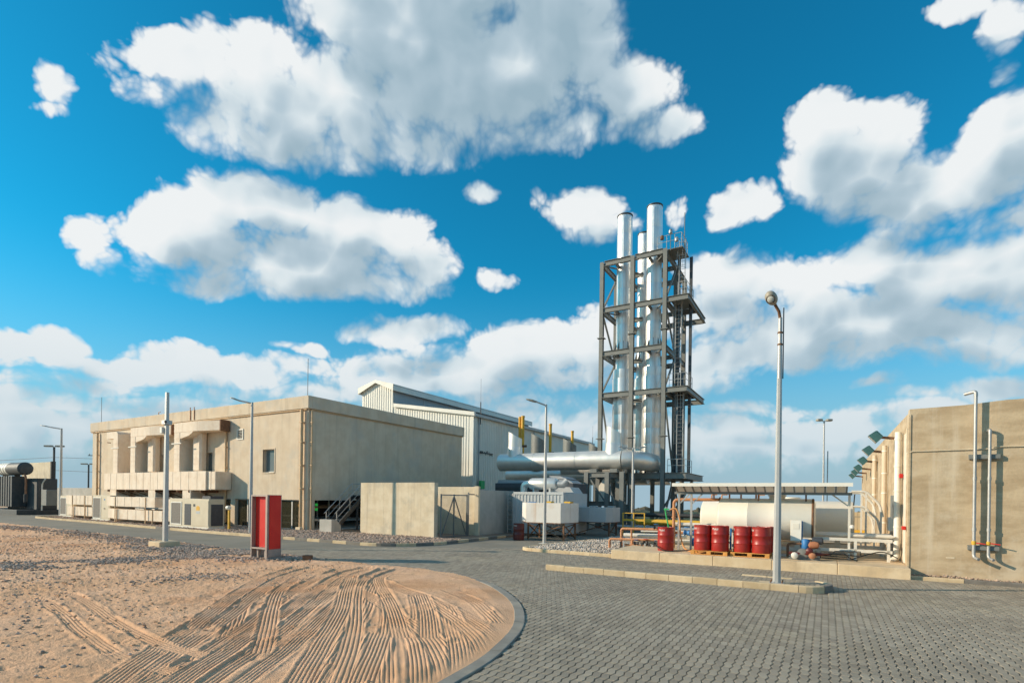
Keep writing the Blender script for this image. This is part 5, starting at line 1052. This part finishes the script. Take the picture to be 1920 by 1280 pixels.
# ============================================================ lamp posts and poles
def arm_lamp(lab, e, n, h, arm, r=.075, head=.75, m='pole_paint', side=-1, z=0, rot=0.):
    q = thing('street_lamp', lab, 'street lamp', (e, n, z), rot); part('pole', MB().tube([(0, 0, 0), (0, 0, h * .4), (0, 0, h)], [r * 1.15, r, r * .7], 12), m, q)
    part('base_plate', MB().box(-.2, .2, -.2, .2, 0, .03), m, q); u = Vector((side * CE, -side * SE * 1.0, 0)) if False else Vector((side * .86, side * .5, 0))
    a = part('arm', MB().tube([(0, 0, h - .05), tuple(u * arm + Vector((0, 0, h + .10)))], r * .5, 8), m, q)
    c = u * arm + Vector((0, 0, h + .11)); w = Vector((-u.y, u.x, 0)); mb = MB(); vs = []
    for t, ww, hh, zz in ((0, .05, .05, 0), (.2, .09, .07, .02), (.45, .13, .08, .06), (.75, .11, .06, .10), (1, .05, .04, .13)):
        p = c + u * (t * head) + Vector((0, 0, zz)); vs += [p - w * ww - Vector((0, 0, hh * .5)), p + w * ww - Vector((0, 0, hh * .5)), p + w * ww * .7 + Vector((0, 0, hh * .6)), p - w * ww * .7 + Vector((0, 0, hh * .6))]
    mb.add(vs, [(3, 2, 1, 0), (16, 17, 18, 19)] + [(i * 4 + k, i * 4 + (k + 1) % 4, i * 4 + 4 + (k + 1) % 4, i * 4 + 4 + k) for i in range(4) for k in range(4)]); part('lamp_head', mb, 'lamp_head', a)
    return q
arm_lamp('grey street lamp at the far left beside the transformer bay', -58.1, 20.3, 7.8, 1.0, .11, .9)
arm_lamp('grey street lamp before the building corner behind the red sign', -26.9, 17.75, 7.15, .75, .085, .45, z=.05)
q = arm_lamp('slim pale street lamp on the pebble bed before the silver duct', -11.6, 22.8, 6.65, .42, .075, .55, 'pole_paint', z=.06)
dl = thing('street_lamp', 'slim twin arm street lamp before the chimney tower', 'street lamp', (-10.45, 32.6, 0))
part('pole', MB().tube([(0, 0, 0), (0, 0, 5.45)], [.09, .06], 10), 'pole_paint', dl)
for s_ in (-1, 1):
    u = Vector((s_ * .86, s_ * .5, 0)); a = part('arm', MB().tube([(0, 0, 5.42), tuple(u * .45 + Vector((0, 0, 5.45)))], .03, 6), 'pole_paint', dl)
    part('lamp_head', MB().bar(tuple(u * .4 + Vector((0, 0, 5.46))), tuple(u * .85 + Vector((0, 0, 5.55))), .18, .09), 'pole_paint', a)
fl = thing('street_lamp', 'distant tall mast with twin lamp heads behind the canopy', 'street lamp', (35.0, 60, 0), 0, None, False)
part('pole', MB().tube([(0, 0, 0), (0, 0, 11.4)], [.12, .08], 8), 'pole_paint', fl); part('pole', MB().tube([(.45, 0, 0), (.45, 0, 8.0)], .06, 8), 'pole_paint', fl)
for s_ in (-1, 1): a = part('arm', MB().tube([(0, 0, 11.3), (s_ * .5, 0, 11.45)], .04, 6), 'pole_paint', fl); part('lamp_head', MB().box(s_ * .55 - .3, s_ * .55 + .3, -.25, .25, 11.35, 11.6, .06), 'lamp_head', a)
for lab, X, Y, h in (('distant twin lamp mast right of the far left street lamp', -49.0, 57.0, 7.0), ('far off lamp mast in the gap by the building', -58, 73, 6.0)):
    q = thing('street_lamp', lab, 'street lamp', (X, Y, 0), 0, None, False); part('pole', MB().tube([(0, 0, 0), (0, 0, h)], .1, 8), 'dark_steel', q)
    for s_ in (-1, 1): part('lamp_head', MB().box(s_ * .6 - .4, s_ * .6 + .4, -.2, .2, h, h + .18, .04), 'lamp_head', q)
# bare pole with camera, on a concrete foot
bp = thing('camera_pole', 'bare grey square pole with a small camera on a concrete foot', 'pole', (-22.95, 11.45, .02))
part('footing', MB().box(-.5, .4, -.4, .4, -.1, .26, .03), 'slab', bp); part('pole', MB().add([(x * w, y * w, z) for z, w in ((.26, .078), (6.25, .055)) for x, y in ((-1, -1), (1, -1), (1, 1), (-1, 1))], [(3, 2, 1, 0), (4, 5, 6, 7), (0, 1, 5, 4), (1, 2, 6, 5), (2, 3, 7, 6), (3, 0, 4, 7)]), 'pole_paint', bp)
c = part('camera_bracket', MB().box(-.14, .14, -.14, .14, 4.95, 5.12, .01), 'galvanised', bp); part('camera', MB().tube([(.1, -.1, 5.05), (.34, -.22, 5.02)], .05, 10), 'black_metal', c); part('junction_box', MB().box(-.26, -.1, -.14, .1, 4.6, 4.85, .01), 'pvc_white', bp)
# the big lamp on the island
BL = thing('street_lamp', 'tall grey street lamp with a round head standing on the kerbed island', 'street lamp', (-1.06, 15.12, .13))
n8 = 8; vs = []
for z, r in ((0, .10), (5.2, .062)): vs += [(r * math.cos(6.28318 * (k + .5) / n8), r * math.sin(6.28318 * (k + .5) / n8), z) for k in range(n8)]
mb = MB(); mb.add(vs, [tuple(range(8, 16))] + [(k, (k + 1) % 8, 8 + (k + 1) % 8, 8 + k) for k in range(8)]); part('pole', mb, 'pole_paint', BL)
part('pole_top', MB().tube([(0, 0, 5.2), (0, 0, 6.75)], [.058, .045], 12), 'pole_paint', BL); part('base_plate', MB().box(-.17, .17, -.17, .17, .0, .03, .005), 'pole_paint', BL)
for a, b in ((-.13, -.13), (.13, -.13), (.13, .13), (-.13, .13)): part('bolt', MB().cyl((a, b, .03), (a, b, .09), .015, n=6), 'rust', BL)
part('plinth', MB().box(-.42, .30, -.2, .26, -.05, .012, .01), 'slab', BL)
for z in (6.35, 6.05): part('clamp', MB().lathe([(.062, z), (.062, z + .04)], 12), 'rust', BL)
part('conduit', MB().tube([(.075, .02, 5.2), (.075, .02, 7.0)], .014, 6), 'black_metal', BL)
ar = part('arm', MB().tube([(0, 0, 6.7), (-.03, -.05, 6.9), (-.12, -.2, 7.06)], .036, 8), 'rust', BL)
hd = MB(); prof = [(.02, -.02), (.05, .0), (.085, .035), (.113, .08), (.130, .13), (.137, .19), (.132, .25), (.118, .30), (.09, .345), (.05, .375), (.02, .385)]; hd.lathe(prof, 28); ax = Vector((-.34, -.74, .58)).normalized(); rotq = Vector((0, 0, 1)).rotation_difference(ax)
hd.v = [tuple(rotq @ Vector(p) + Vector((-.12, -.2, 7.06))) for p in hd.v]; hh = part('lamp_head', hd, 'lamp_head', ar)
rg = MB(); rg.lathe([(.03, .0), (.105, .0), (.112, .03), (.10, .045), (.09, .03), (.02, .025)], 24); ln = MB(); ln.lathe([(.02, .0), (.075, .005), (.078, .045), (.05, .06), (.02, .065)], 18); ax2 = Vector((-.05, -.86, -.5)).normalized(); r2 = Vector((0, 0, 1)).rotation_difference(ax2); ctr = Vector((-.12, -.2, 7.06)) + ax * .19 + ax2 * .10
ln.v = [tuple(r2 @ Vector(p) + ctr) for p in ln.v]; part('lens', ln, 'lens', hh); rg.v = [tuple(r2 @ Vector(p) + ctr) for p in rg.v]; part('rim', rg, 'lamp_dark', hh)
# ============================================================ red sign pillar
SG = thing('sign_pillar', 'red pillar sign in a brown metal frame standing on the sand', 'sign', (-16.78, 11.12, .02))
for x0, x1, y0, y1 in ((-.06, 0, 0, .48), (.78, .88, -.04, .50)): part('frame_post', MB().box(x0, x1, y0, y1, .0, 2.18, .006), 'sign_frame', SG)
part('panel', MB().box(.005, .775, .14, .18, .42, 2.12), 'red_panel', SG, 'sunlit bright red panel'); part('side_panel', MB().box(.885, .915, .03, .45, .38, 2.17, .004), 'red_panel', SG, 'dark red panel in shade'); part('back_panel', MB().box(.005, .775, .44, .47, .42, 2.12), 'red_panel', SG)
for z in (.36, 2.125): part('crosspiece', MB().box(.003, .777, .0, .46, z, z + .055, .004), 'sign_frame', SG)
part('skirt', MB().box(.885, .91, .0, .48, .14, .375), 'sign_frame', SG)
for x in (.12, .55): part('leg', MB().box(x, x + .10, .1, .2, -.05, .36), 'sign_frame', SG)
for y in (.08, .36): part('foot', MB().box(.80, .86, y, y + .1, -.1, .0), 'sign_frame', SG)
single('dark_block', MB().box(-.14, .14, -.1, .1, 0, .16, .012), 'rust', 'small dark block lying on the sand right of the red sign', 'block', (-14.9, 11.9, .05), .3)
# ============================================================ concrete platform with the fuel tanks
pf = bpy.data.objects.new('platform', None); COL.objects.link(pf); place(pf, (-6.95, 19.2, 0)); tag(pf, kind='structure')
for i in range(5): part('slab', MB().box(i * 1.82 + .004, (i + 1) * 1.82 - .004, 0, 10.5, -.1, .32, .015), 'slab', pf)
FT = [('large cream fuel tank on the platform behind the red drums', -3.47, 21.35, 3.15, .74, 1.58), ('long cream fuel tank behind, showing at both ends', -4.5, 23.6, 5.4, .74, 1.52)]
for i, (lab, e, n, L_, r, zc) in enumerate(FT):
    q = thing('fuel_tank', lab, 'tank', (e, n, .32), 0, 'cream fuel tanks'); z = zc - .32
    part('shell', MB().lathe([(r * .1, -.02), (r * .8, .0), (r * .97, .05), (r, .12), (r, L_ * .33), (r + .004, L_ * .333), (r, L_ * .336), (r, L_ * .66), (r + .004, L_ * .663), (r, L_ * .666), (r, L_ - .12), (r * .97, L_ - .05), (r * .8, L_), (r * .1, L_ + .02)], 40, (0, 0, z), 'x'), 'tank_cream', q)
    for x in (.5, L_ - .6): part('saddle', MB().box(x, x + .16, -.5, .5, .34, z - r * .72), 'tank_cream', q)
    for x in (-.3, L_ + .1): pass
    part('manhole', MB().lathe([(.26, z + r - .06), (.26, z + r + .08), (.3, z + r + .09), (.3, z + r + .13), (.1, z + r + .15)], 16, (L_ * .62, 0, 0)), 'tank_cream', q)
    for x in (.35, .75, L_ * .4): part('vent_pipe', MB().tube(pipe_path([(x, 0, z + r - .05), (x, 0, z + r + .22), (x + .22, 0, z + r + .22)], .06), .03, 8), 'rust_pipe', q)
    if i == 0: part('gauge_band', MB().lathe([(r + .004, L_ - .10), (r + .012, L_ - .09), (r + .012, L_ - .05), (r * .99, L_ - .03)], 40, (0, 0, z), 'x'), 'rust', q)
    part('skid', MB().box(.0, L_, -.55, -.45, .22, .34).box(.0, L_, .45, .55, .22, .34).box(0, L_, -.55, -.45, .0, .08), 'pipe_pale', q)
# steel skid to the right
SK = thing('pipe_skid', 'low cream steel frame with pipes between the fuel tank and brown wall', 'frame', (-.2, 20.9, .32))
for x in (0, 1.05, 1.95): part('leg', MB().box(x - .04, x + .04, 0, .08, 0, .62), 'pipe_pale', SK); part('leg', MB().box(x - .04, x + .04, 2.0, 2.08, 0, .62), 'pipe_pale', SK); part('cross_rail', MB().box(x - .04, x + .04, .08, 2.0, .54, .62), 'pipe_pale', SK)
for y in (0, 2.0):
    for z in (.62, .26): part('rail', MB().box(-.5, 2.05, y, y + .08, z, z + .1), 'pipe_pale', SK)
for y in (.5, 1.0, 1.5): part('pipe', MB().tube([(-.4, y, .78), (2.1, y, .78)], .055, 8), 'pipe_pale', SK)
part('yellow_pipe', MB().tube([(-.2, 6.2, .6), (1.7, 6.2, .6)], .14, 10), 'yellow', SK)
WK = thing('walkway_rail', 'bent pale handrails of the walkway beside the brown wall', 'railing', (.8, 23.2, .32))
for y in (0, 3.0):
    P = [(0, y, 2.3), (.45, y, 2.3), (.85, y, 1.85), (.95, y, 1.4)]; part('handrail', MB().tube(pipe_path(P, .12), .045, 8), 'pipe_pale', WK); part('mid_rail', MB().tube(pipe_path([(a - .05, b, c - .55) for a, b, c in P], .12), .04, 8), 'pipe_pale', WK)
    for x, h in ((.45, 2.3), (.9, 1.75)): part('post', MB().box(x - .03, x + .03, y - .03, y + .03, 0, h), 'pipe_pale', WK)
part('drain_hose', MB().tube(pipe_path([(.1, 0, 2.2), (.05, .05, 1.5), (.0, .1, 1.75)], .2), .02, 6), 'hose_black', WK)
# canopy
CN = thing('canopy', 'low flat sunshade roof on thin posts over the pumps and drums', 'canopy', (-4.95, 20.1, .32))
part('fascia', MB().box(0, 5.68, 0, .03, 2.41, 2.53), 'pvc_white', CN)
rf = part('roof', MB().box(.02, 5.66, .03, 1.75, 2.49, 2.52), 'pvc_white', CN)
for i in range(19): part('rib', MB().bar((.12 + i * .30, .04, 2.405), (.12 + i * .30, .42, 2.215), .05, .03), 'steel_paint', rf); 
for i in range(18): part('under_sheet', MB().add([(.15 + i * .30, .05, 2.405), (.39 + i * .30, .05, 2.405), (.39 + i * .30, .42, 2.215), (.15 + i * .30, .42, 2.215), (.15 + i * .30, .05, 2.42), (.39 + i * .30, .05, 2.42), (.39 + i * .30, .42, 2.23), (.15 + i * .30, .42, 2.23)], [(3, 2, 1, 0), (4, 5, 6, 7), (0, 1, 5, 4), (2, 3, 7, 6), (1, 2, 6, 5), (3, 0, 4, 7)]), 'pvc_white', rf)
part('edge_beam', MB().box(0, 5.68, .43, .49, 2.13, 2.22), 'steel_paint', rf)
for x in (.06, .52, 5.62):
    p = part('post', MB().box(x - .035, x + .035, .88, .95, 0, 2.2), 'galvanised' if x < 5 else 'pipe_pale', CN)
    part('knee_brace', MB().bar((x, .915, 1.75), (x + (.45 if x < 5 else -.55), .915, 2.2), .045, .045), 'galvanised' if x < 5 else 'pipe_pale', p)
for x in (2.85, 4.35): part('post', MB().box(x - .025, x + .025, .9, .95, 0, 2.2), 'rust_pipe' if x < 3 else 'rust', CN)
part('float_ball', MB().lathe([(.02, 1.02), (.07, 1.05), (.07, 1.13), (.02, 1.16)], 10, (5.7, .9, 0)), 'label_white', CN)
# ------------------------------------------------------------ drums and pallets
def text_on_drum(r, zc, h, word, a0):
    cu = bpy.data.curves.new('lettering', 'FONT'); cu.body = word; cu.size = h * 1.25; cu.extrude = 0; to = bpy.data.objects.new('lettering', cu); COL.objects.link(to); bpy.context.view_layer.update()
    me = bpy.data.meshes.new_from_object(to.evaluated_get(bpy.context.evaluated_depsgraph_get())); bpy.data.objects.remove(to)
    xs = [v.co.x for v in me.vertices]; mid = (min(xs) + max(xs)) / 2
    for v in me.vertices:
        a = a0 + (v.co.x - mid) / r; v.co = (r * math.cos(a), r * math.sin(a), zc + v.co.y)
    return me
def drum_mesh():
    r = .292; P = [(.02, .012), (.27, .012), (.285, .0), (r, .02), (r, .27)]
    for zc in (.295, .585):
        P += [(r, zc - .03), (r + .012, zc - .012), (r + .012, zc + .012), (r, zc + .03)]
    for k in range(3): P += [(r + .004, .66 + k * .05), (r, .675 + k * .05)]
    P += [(r, .85), (r + .006, .868), (r + .003, .88), (.275, .88), (.27, .862), (.02, .862)]
    return MB().lathe(sorted(P[3:-4], key=lambda q: q[1]) and P, 28)
DM = drum_mesh().mesh('drum_shell'); DM.materials.append(MATS['drum_red']); DM2 = DM.copy(); DM2.materials.clear(); DM2.materials.append(MATS['drum_maroon'])
SIGHT = -math.pi / 2 - .35
TX = text_on_drum(.2985, .735, .085, 'Mobil', SIGHT); TX.materials.append(MATS['label_white'])
def label_mesh(a0, half, z0, z1):
    vs = []; k = 8
    for z in (z0, z1): vs += [(.2965 * math.cos(a0 - half + 2 * half * i / k), .2965 * math.sin(a0 - half + 2 * half * i / k), z) for i in range(k + 1)]
    m_ = MB(); m_.add(vs, [(i, i + 1, k + 2 + i, k + 1 + i) for i in range(k)], True); return m_
def drum(lab, e, n, z, rot, me=DM):
    q = thing('oil_drum', lab, 'drum', (e, n, z), rot, 'oil drums'); part('shell', me, None, q); part('lettering', TX, None, q)
    for a in (.3, 2.9): part('bung', MB().cyl((.2 * math.cos(a), .2 * math.sin(a), .862), (.2 * math.cos(a), .2 * math.sin(a), .877), .035, n=8), 'drum_red' if me is DM else 'drum_maroon', q)
    return q
drum('lone red oil drum standing beside the orange hose', -5.2, 20.3, .32, .05)
pz = .32 + .145
for i, (e, n, rot, lab) in enumerate(((-3.78, 19.86, -.62, 'left red oil drum on the left pallet'), (-3.19, 19.84, -.1, 'right red oil drum on the left pallet'), (-2.48, 19.96, -.95, 'left red oil drum on the right pallet'), (-1.88, 19.9, -.85, 'front red oil drum at the right end of the right pallet'), (-1.80, 20.50, .4, 'red oil drum half hidden at the back of the right pallet'),)):
    drum(lab, e, n, pz, rot)
drum('dark maroon oil drum in the shade by the yard wall', -14.05, 24.6, 0, .15, DM2)
for i, (e, n, lab) in enumerate(((-4.12, 19.5, 'left orange wooden pallet under two red drums'), (-2.82, 19.62, 'right orange wooden pallet under three red drums'))):
    q = thing('pallet', lab, 'pallet', (e, n, .32), 0, 'wooden pallets')
    for k in range(6): part('deck_board', MB().box(0, 1.22, k * .19, k * .19 + .13, .12, .142, .003), 'pallet_wood', q)
    for k in range(3):
        for y in (.0, .47, .94): part('block', MB().box(k * .54, k * .54 + .14, y, y + .13, .022, .12, .003), 'pallet_wood', q)
    for y in (0, .47, .94): part('base_board', MB().box(0, 1.22, y, y + .13, 0, .022), 'pallet_wood', q)
# ------------------------------------------------------------ pipes, hoses, pump
PP = thing('orange_pipework', 'rusty orange pipes running low over the pebbles to the platform', 'pipework', (-8.0, 21.9, .1))
for P, r in (([(0, 0, .0), (0, 0, .42), (2.3, 0, .48)], .055), ([(.35, .5, .05), (.35, .5, .85), (2.6, .5, .9)], .055), ([(.8, .5, .05), (.8, .5, .86)], .045), ([(1.0, 0, .05), (1.0, 0, .46)], .05), ([(1.25, .05, .12), (2.5, .05, .12)], .06), ([(.6, -.1, .22), (2.4, -.1, .22)], .04)): part('pipe', MB().tube(pipe_path(P, .1) if len(P) > 2 else P, r, 10), 'rust_pipe', PP)
for P, r in (([(.3, 1.0, .55), (3.0, 1.0, .6)], .09), ([(.2, 1.5, .3), (3.2, 1.5, .35)], .1), ([(1.0, 1.2, .75), (3.0, 1.2, .8)], .05)): part('pipe', MB().tube(P, r, 10), 'pipe_pale', PP)
for x in (.55, 1.45, 1.75, 2.1, 2.35): part('support', MB().box(x, x + .07, -.3, -.22, -.05, .36), 'black_metal', PP); part('support', MB().box(x + .12, x + .19, -.26, -.2, 0, .33), 'galvanised', PP)
for x, y, z in ((1.2, -.1, .3), (1.6, -.12, .34), (2.0, .02, .3), (1.85, .5, .95)): part('valve', MB().lathe([(.04, -.1), (.09, -.08), (.05, 0), (.09, .08), (.04, .1)], 10, (x, y, z), 'x'), 'black_metal', PP); part('handwheel', MB().lathe([(.09, 0), (.1, .01), (.09, .02)], 12, (x, y, z + .14)), 'valve_red' if x == 1.6 else 'blue', PP)
OR = thing('filling_pipe', 'orange brown filling pipe rising and turning over to the fuel tank', 'pipe', (-5.2, 21.5, .32))
part('pipe', MB().tube(pipe_path([(0, 0, .0), (0, 0, 1.92), (1.75, 0, 1.94)], .18), .06, 12), 'rust_pipe', OR); part('flange', MB().lathe([(.1, 1.70), (.1, 1.74)], 12, (0, 0, 1.94), 'x'), 'rust', OR); part('vent', MB().tube([(1.5, 0, 1.94), (1.5, 0, 2.3)], .03, 8), 'rust_pipe', OR)
for z in (.5, 1.2): part('flange', MB().lathe([(.09, z), (.09, z + .04)], 12), 'rust_pipe', OR)
HS = thing('filling_hose', 'orange hose looping down from a green drum pump', 'hose', (-5.05, 20.45, .32))
part('hose', MB().tube([tuple(v) for v in catmull([(-.05, 0, 1.50), (.05, 0, 1.57), (.2, 0, 1.55), (.32, -.02, 1.2), (.36, -.05, .7), (.45, -.1, .3), (.62, -.2, .08), (.95, -.35, .03)], 6)], .03, 8), 'hose_orange', HS); part('drum_pump', MB().tube([(-.06, -.1, .86), (-.16, -.12, 1.35), (-.19, -.12, 1.55)], .028, 8), 'green', HS); part('pump_handle', MB().box(-.24, -.05, -.14, -.08, 1.53, 1.58), 'green', HS)
CB = thing('control_cabinet', 'small pale control cabinet on a blue post before the fuel tank', 'cabinet', (-1.03, 20.5, .32)); part('post', MB().box(.30, .36, .02, .08, 0, 1.25), 'blue', CB); part('cabinet', MB().box(0, .33, -.12, 0, .58, 1.27, .01), 'pvc_white', CB); part('display', MB().box(.07, .26, -.13, -.121, .98, 1.16), 'tank_cream', CB); part('bracket', MB().box(.1, .3, 0, .06, .7, .76), 'galvanised', CB)
BP = thing('meter_post', 'blue post with a white gauge behind the drum gap', 'post', (-3.0, 20.7, .32)); part('post', MB().box(0, .06, 0, .06, 0, 1.35), 'blue', BP); part('arm', MB().box(.06, .25, 0, .05, 1.3, 1.35), 'blue', BP); part('gauge', MB().box(.2, .42, -.03, .02, .75, 1.3, .01), 'pvc_white', BP); part('gauge_glass', MB().box(.50, .60, -.02, .02, .7, 1.28), 'rust', BP)
PM = thing('transfer_pump', 'blue motor pump with orange cover and pale valves on the platform', 'pump', (-.75, 20.15, .32))
part('motor', MB().lathe([(.03, .28), (.1, .3), (.12, .34), (.12, .62), (.09, .66), (.03, .67)], 14, (.18, .1, 0)), 'blue', PM); part('motor', MB().lathe([(.02, 0), (.11, .02), (.12, .3), (.08, .34)], 14, (.35, .15, .62), 'x'), 'unit_dark', PM); part('cover', MB().lathe([(.02, -.16), (.10, -.12), (.13, 0), (.10, .12), (.02, .16)], 12, (.42, -.05, .48), 'x'), 'orange_float', PM)
for x, y, z, m_ in ((-.12, -.42, .14, 'pipe_pale'), (.38, -.35, .16, 'orange_float'), (.3, -.3, .3, 'drum_maroon')): part('valve', MB().lathe([(.03, -.12), (.10, -.08), (.07, 0), (.11, .07), (.04, .13)], 10, (x, y, z), 'y'), m_, PM)
part('volute', MB().lathe([(.05, -.1), (.17, -.07), (.17, .07), (.05, .1)], 14, (.1, -.15, .2), 'y'), 'steel_paint', PM); part('suction_pipe', MB().tube(pipe_path([(-.3, -.2, .2), (.6, -.2, .2), (.9, .3, .2)], .1), .05, 8), 'drum_maroon', PM); part('base', MB().box(-.3, .6, -.25, .2, 0, .06), 'steel_paint', PM); part('pipe', MB().tube(pipe_path([(-.35, .1, .05), (-.35, .1, .5), (.3, .1, .5)], .12), .04, 8), 'rust', PM)
HB = thing('black_hose', 'black hose coiled loosely on the platform by the right post', 'hose', (.3, 20.2, .345)); pts = []
for k in range(40):
    a = k * .42; r = .42 + .12 * math.sin(k * .7); pts.append((r * 1.3 * math.cos(a), .35 * r * math.sin(a), .02 + .012 * k * .4 + (.16 if 8 < k % 17 < 13 else 0)))
part('hose', MB().tube(pts, .017, 6), 'hose_black', HB); part('loose_end', MB().tube([tuple(v) for v in catmull([(.4, 0, .05), (.9, .1, .25), (1.3, .5, .3), (1.7, .9, .1)], 6)], .018, 6), 'hose_black', HB)
H2 = thing('black_hose', 'black hose trailing over the ground before the lone drum', 'hose', (-5.5, 19.75, .33)); part('hose', MB().tube([tuple(v) for v in catmull([(-.3, .3, .25), (.0, .2, .2), (.35, .05, .03), (.9, .2, .03), (1.3, .3, .1)], 6)], .02, 6), 'hose_black', H2)
# clutter of pipes below the tower
for i, (e, n, L_, m_, r, z, lab) in enumerate(((-11, 35.2, 8.5, 'yellow_dark', .2, .75, 'thick ochre pipe lying low beneath the chimney tower'), (-12, 36.4, 10, 'black_metal', .14, 1.2, 'black pipe lying low beneath the chimney tower'), (-12, 34.2, 10, 'galvanised', .12, .42, 'grey pipe on short stands beneath the tower'))):
    q = thing('ground_pipe', lab, 'pipe', (e, n, 0), 0, 'pipes lying under the tower'); part('pipe', MB().tube([(0, 0, z), (L_, 0, z)], r, 12), m_, q)
    for x in np.arange(.5, L_, 1.9): part('stand', MB().box(x, x + .1, -.15, .15, 0, z - r), 'steel_paint', q)
V2 = thing('valve_cluster', 'blue valves and pipes between the lone drum and left pallet', 'valves', (-4.7, 21.6, .32))
for x in (0, .35, .7): part('valve', MB().lathe([(.05, -.14), (.12, -.1), (.07, 0), (.12, .1), (.05, .14)], 12, (x, 0, .62), 'x'), 'blue', V2); part('handwheel', MB().lathe([(.11, .0), (.12, .015), (.11, .03)], 12, (x, 0, .82)), 'blue', V2)
part('manifold', MB().tube([(-.6, 0, .62), (1.1, 0, .62)], .05, 8), 'rust_pipe', V2); part('pipe', MB().tube([(-.5, .1, .95), (1.3, .1, .95)], .07, 8), 'pipe_pale', V2); part('motor', MB().lathe([(.03, 0), (.16, .03), (.17, .4), (.1, .46)], 14, (.2, -.35, .3), 'x'), 'blue', V2)
# ============================================================ background beyond the plant
bw = thing('boundary_wall', 'sunlit sandy boundary wall low behind the chimney tower', 'wall', (-24, 60, 0))
for i in range(12): part('wall_panel', MB().box(i * 4 + .02, i * 4 + 3.98, 0, .25, -.3, .98, .01), 'sandy_block', bw)
b2 = thing('side_wall', 'sandy wall with a top rail seen between the tank and brown wall', 'wall', (-6, 46, 0))
for i in range(3): part('wall_panel', MB().box(i * 4 + .01, i * 4 + 3.99, 0, .25, -.2, 1.55, .01), 'sandy_block', b2)
part('top_rail', MB().box(0, 12, -.02, .0, 1.2, 1.24), 'steel_paint', b2)
mb = MB()
for i in range(260):
    x = random.uniform(-250, 900); y = 620 + random.uniform(-60, 160); h = random.uniform(2, 6.5); w = random.uniform(3, 11); zb = -.1 - (math.hypot(x, y) - 110) * .021; n = 7
    mb.add([(x + w * math.cos(6.283 * k / n) * random.uniform(.7, 1.1), y + w * .5 * math.sin(6.283 * k / n), zb) for k in range(n)] + [(x + .7 * w * math.cos(6.283 * k / n), y + .4 * w * math.sin(6.283 * k / n), zb + h * random.uniform(.5, .8)) for k in range(n)] + [(x, y, zb + h)], [(k, (k + 1) % n, n + (k + 1) % n, n + k) for k in range(n)] + [(n + k, n + (k + 1) % n, 2 * n) for k in range(n)])
tag(part('treeline', mb, 'far_scrub', None), 'thin dark line of scrub on the far horizon', 'scrub', None, 'stuff')
PO = [(-72, 92, 9.0), (-71.0, 94, 7.4), (-118, 112, 9), (-168, 132, 9)]
for i, (x, y, h) in enumerate(PO[:2]):
    q = thing('power_pole', ('taller', 'shorter')[i] + ' of two far power poles left of the stilted building', 'power pole', (x, y, -.1), 0, 'far power poles', False); part('pole', MB().tube([(0, 0, 0), (0, 0, h)], [.16, .1], 8), 'dark_steel', q); part('crossarm', MB().box(-1.2, 1.2, -.06, .06, h - .4, h - .28), 'dark_steel', q)
    for s_ in (-1, 1): part('insulator', MB().lathe([(.05, h - .28), (.08, h - .2), (.05, h - .02)], 8, (s_, 0, 0)), 'grey_concrete', q)
for i, z in enumerate((8.6, 6.2)):
    P = [(-190 + t * 140, 130 - t * 41.5, z + 1.2 * (abs(((t * 4) % 1) - .5) - .5)) for t in np.linspace(0, 1, 41)]
    single('power_line', MB().tube(P, .035, 4), 'wire', ('upper', 'lower')[i] + ' power line crossing the sky at the far left', 'cable', (0, 0, 0), 0, 'far power lines', None, False)
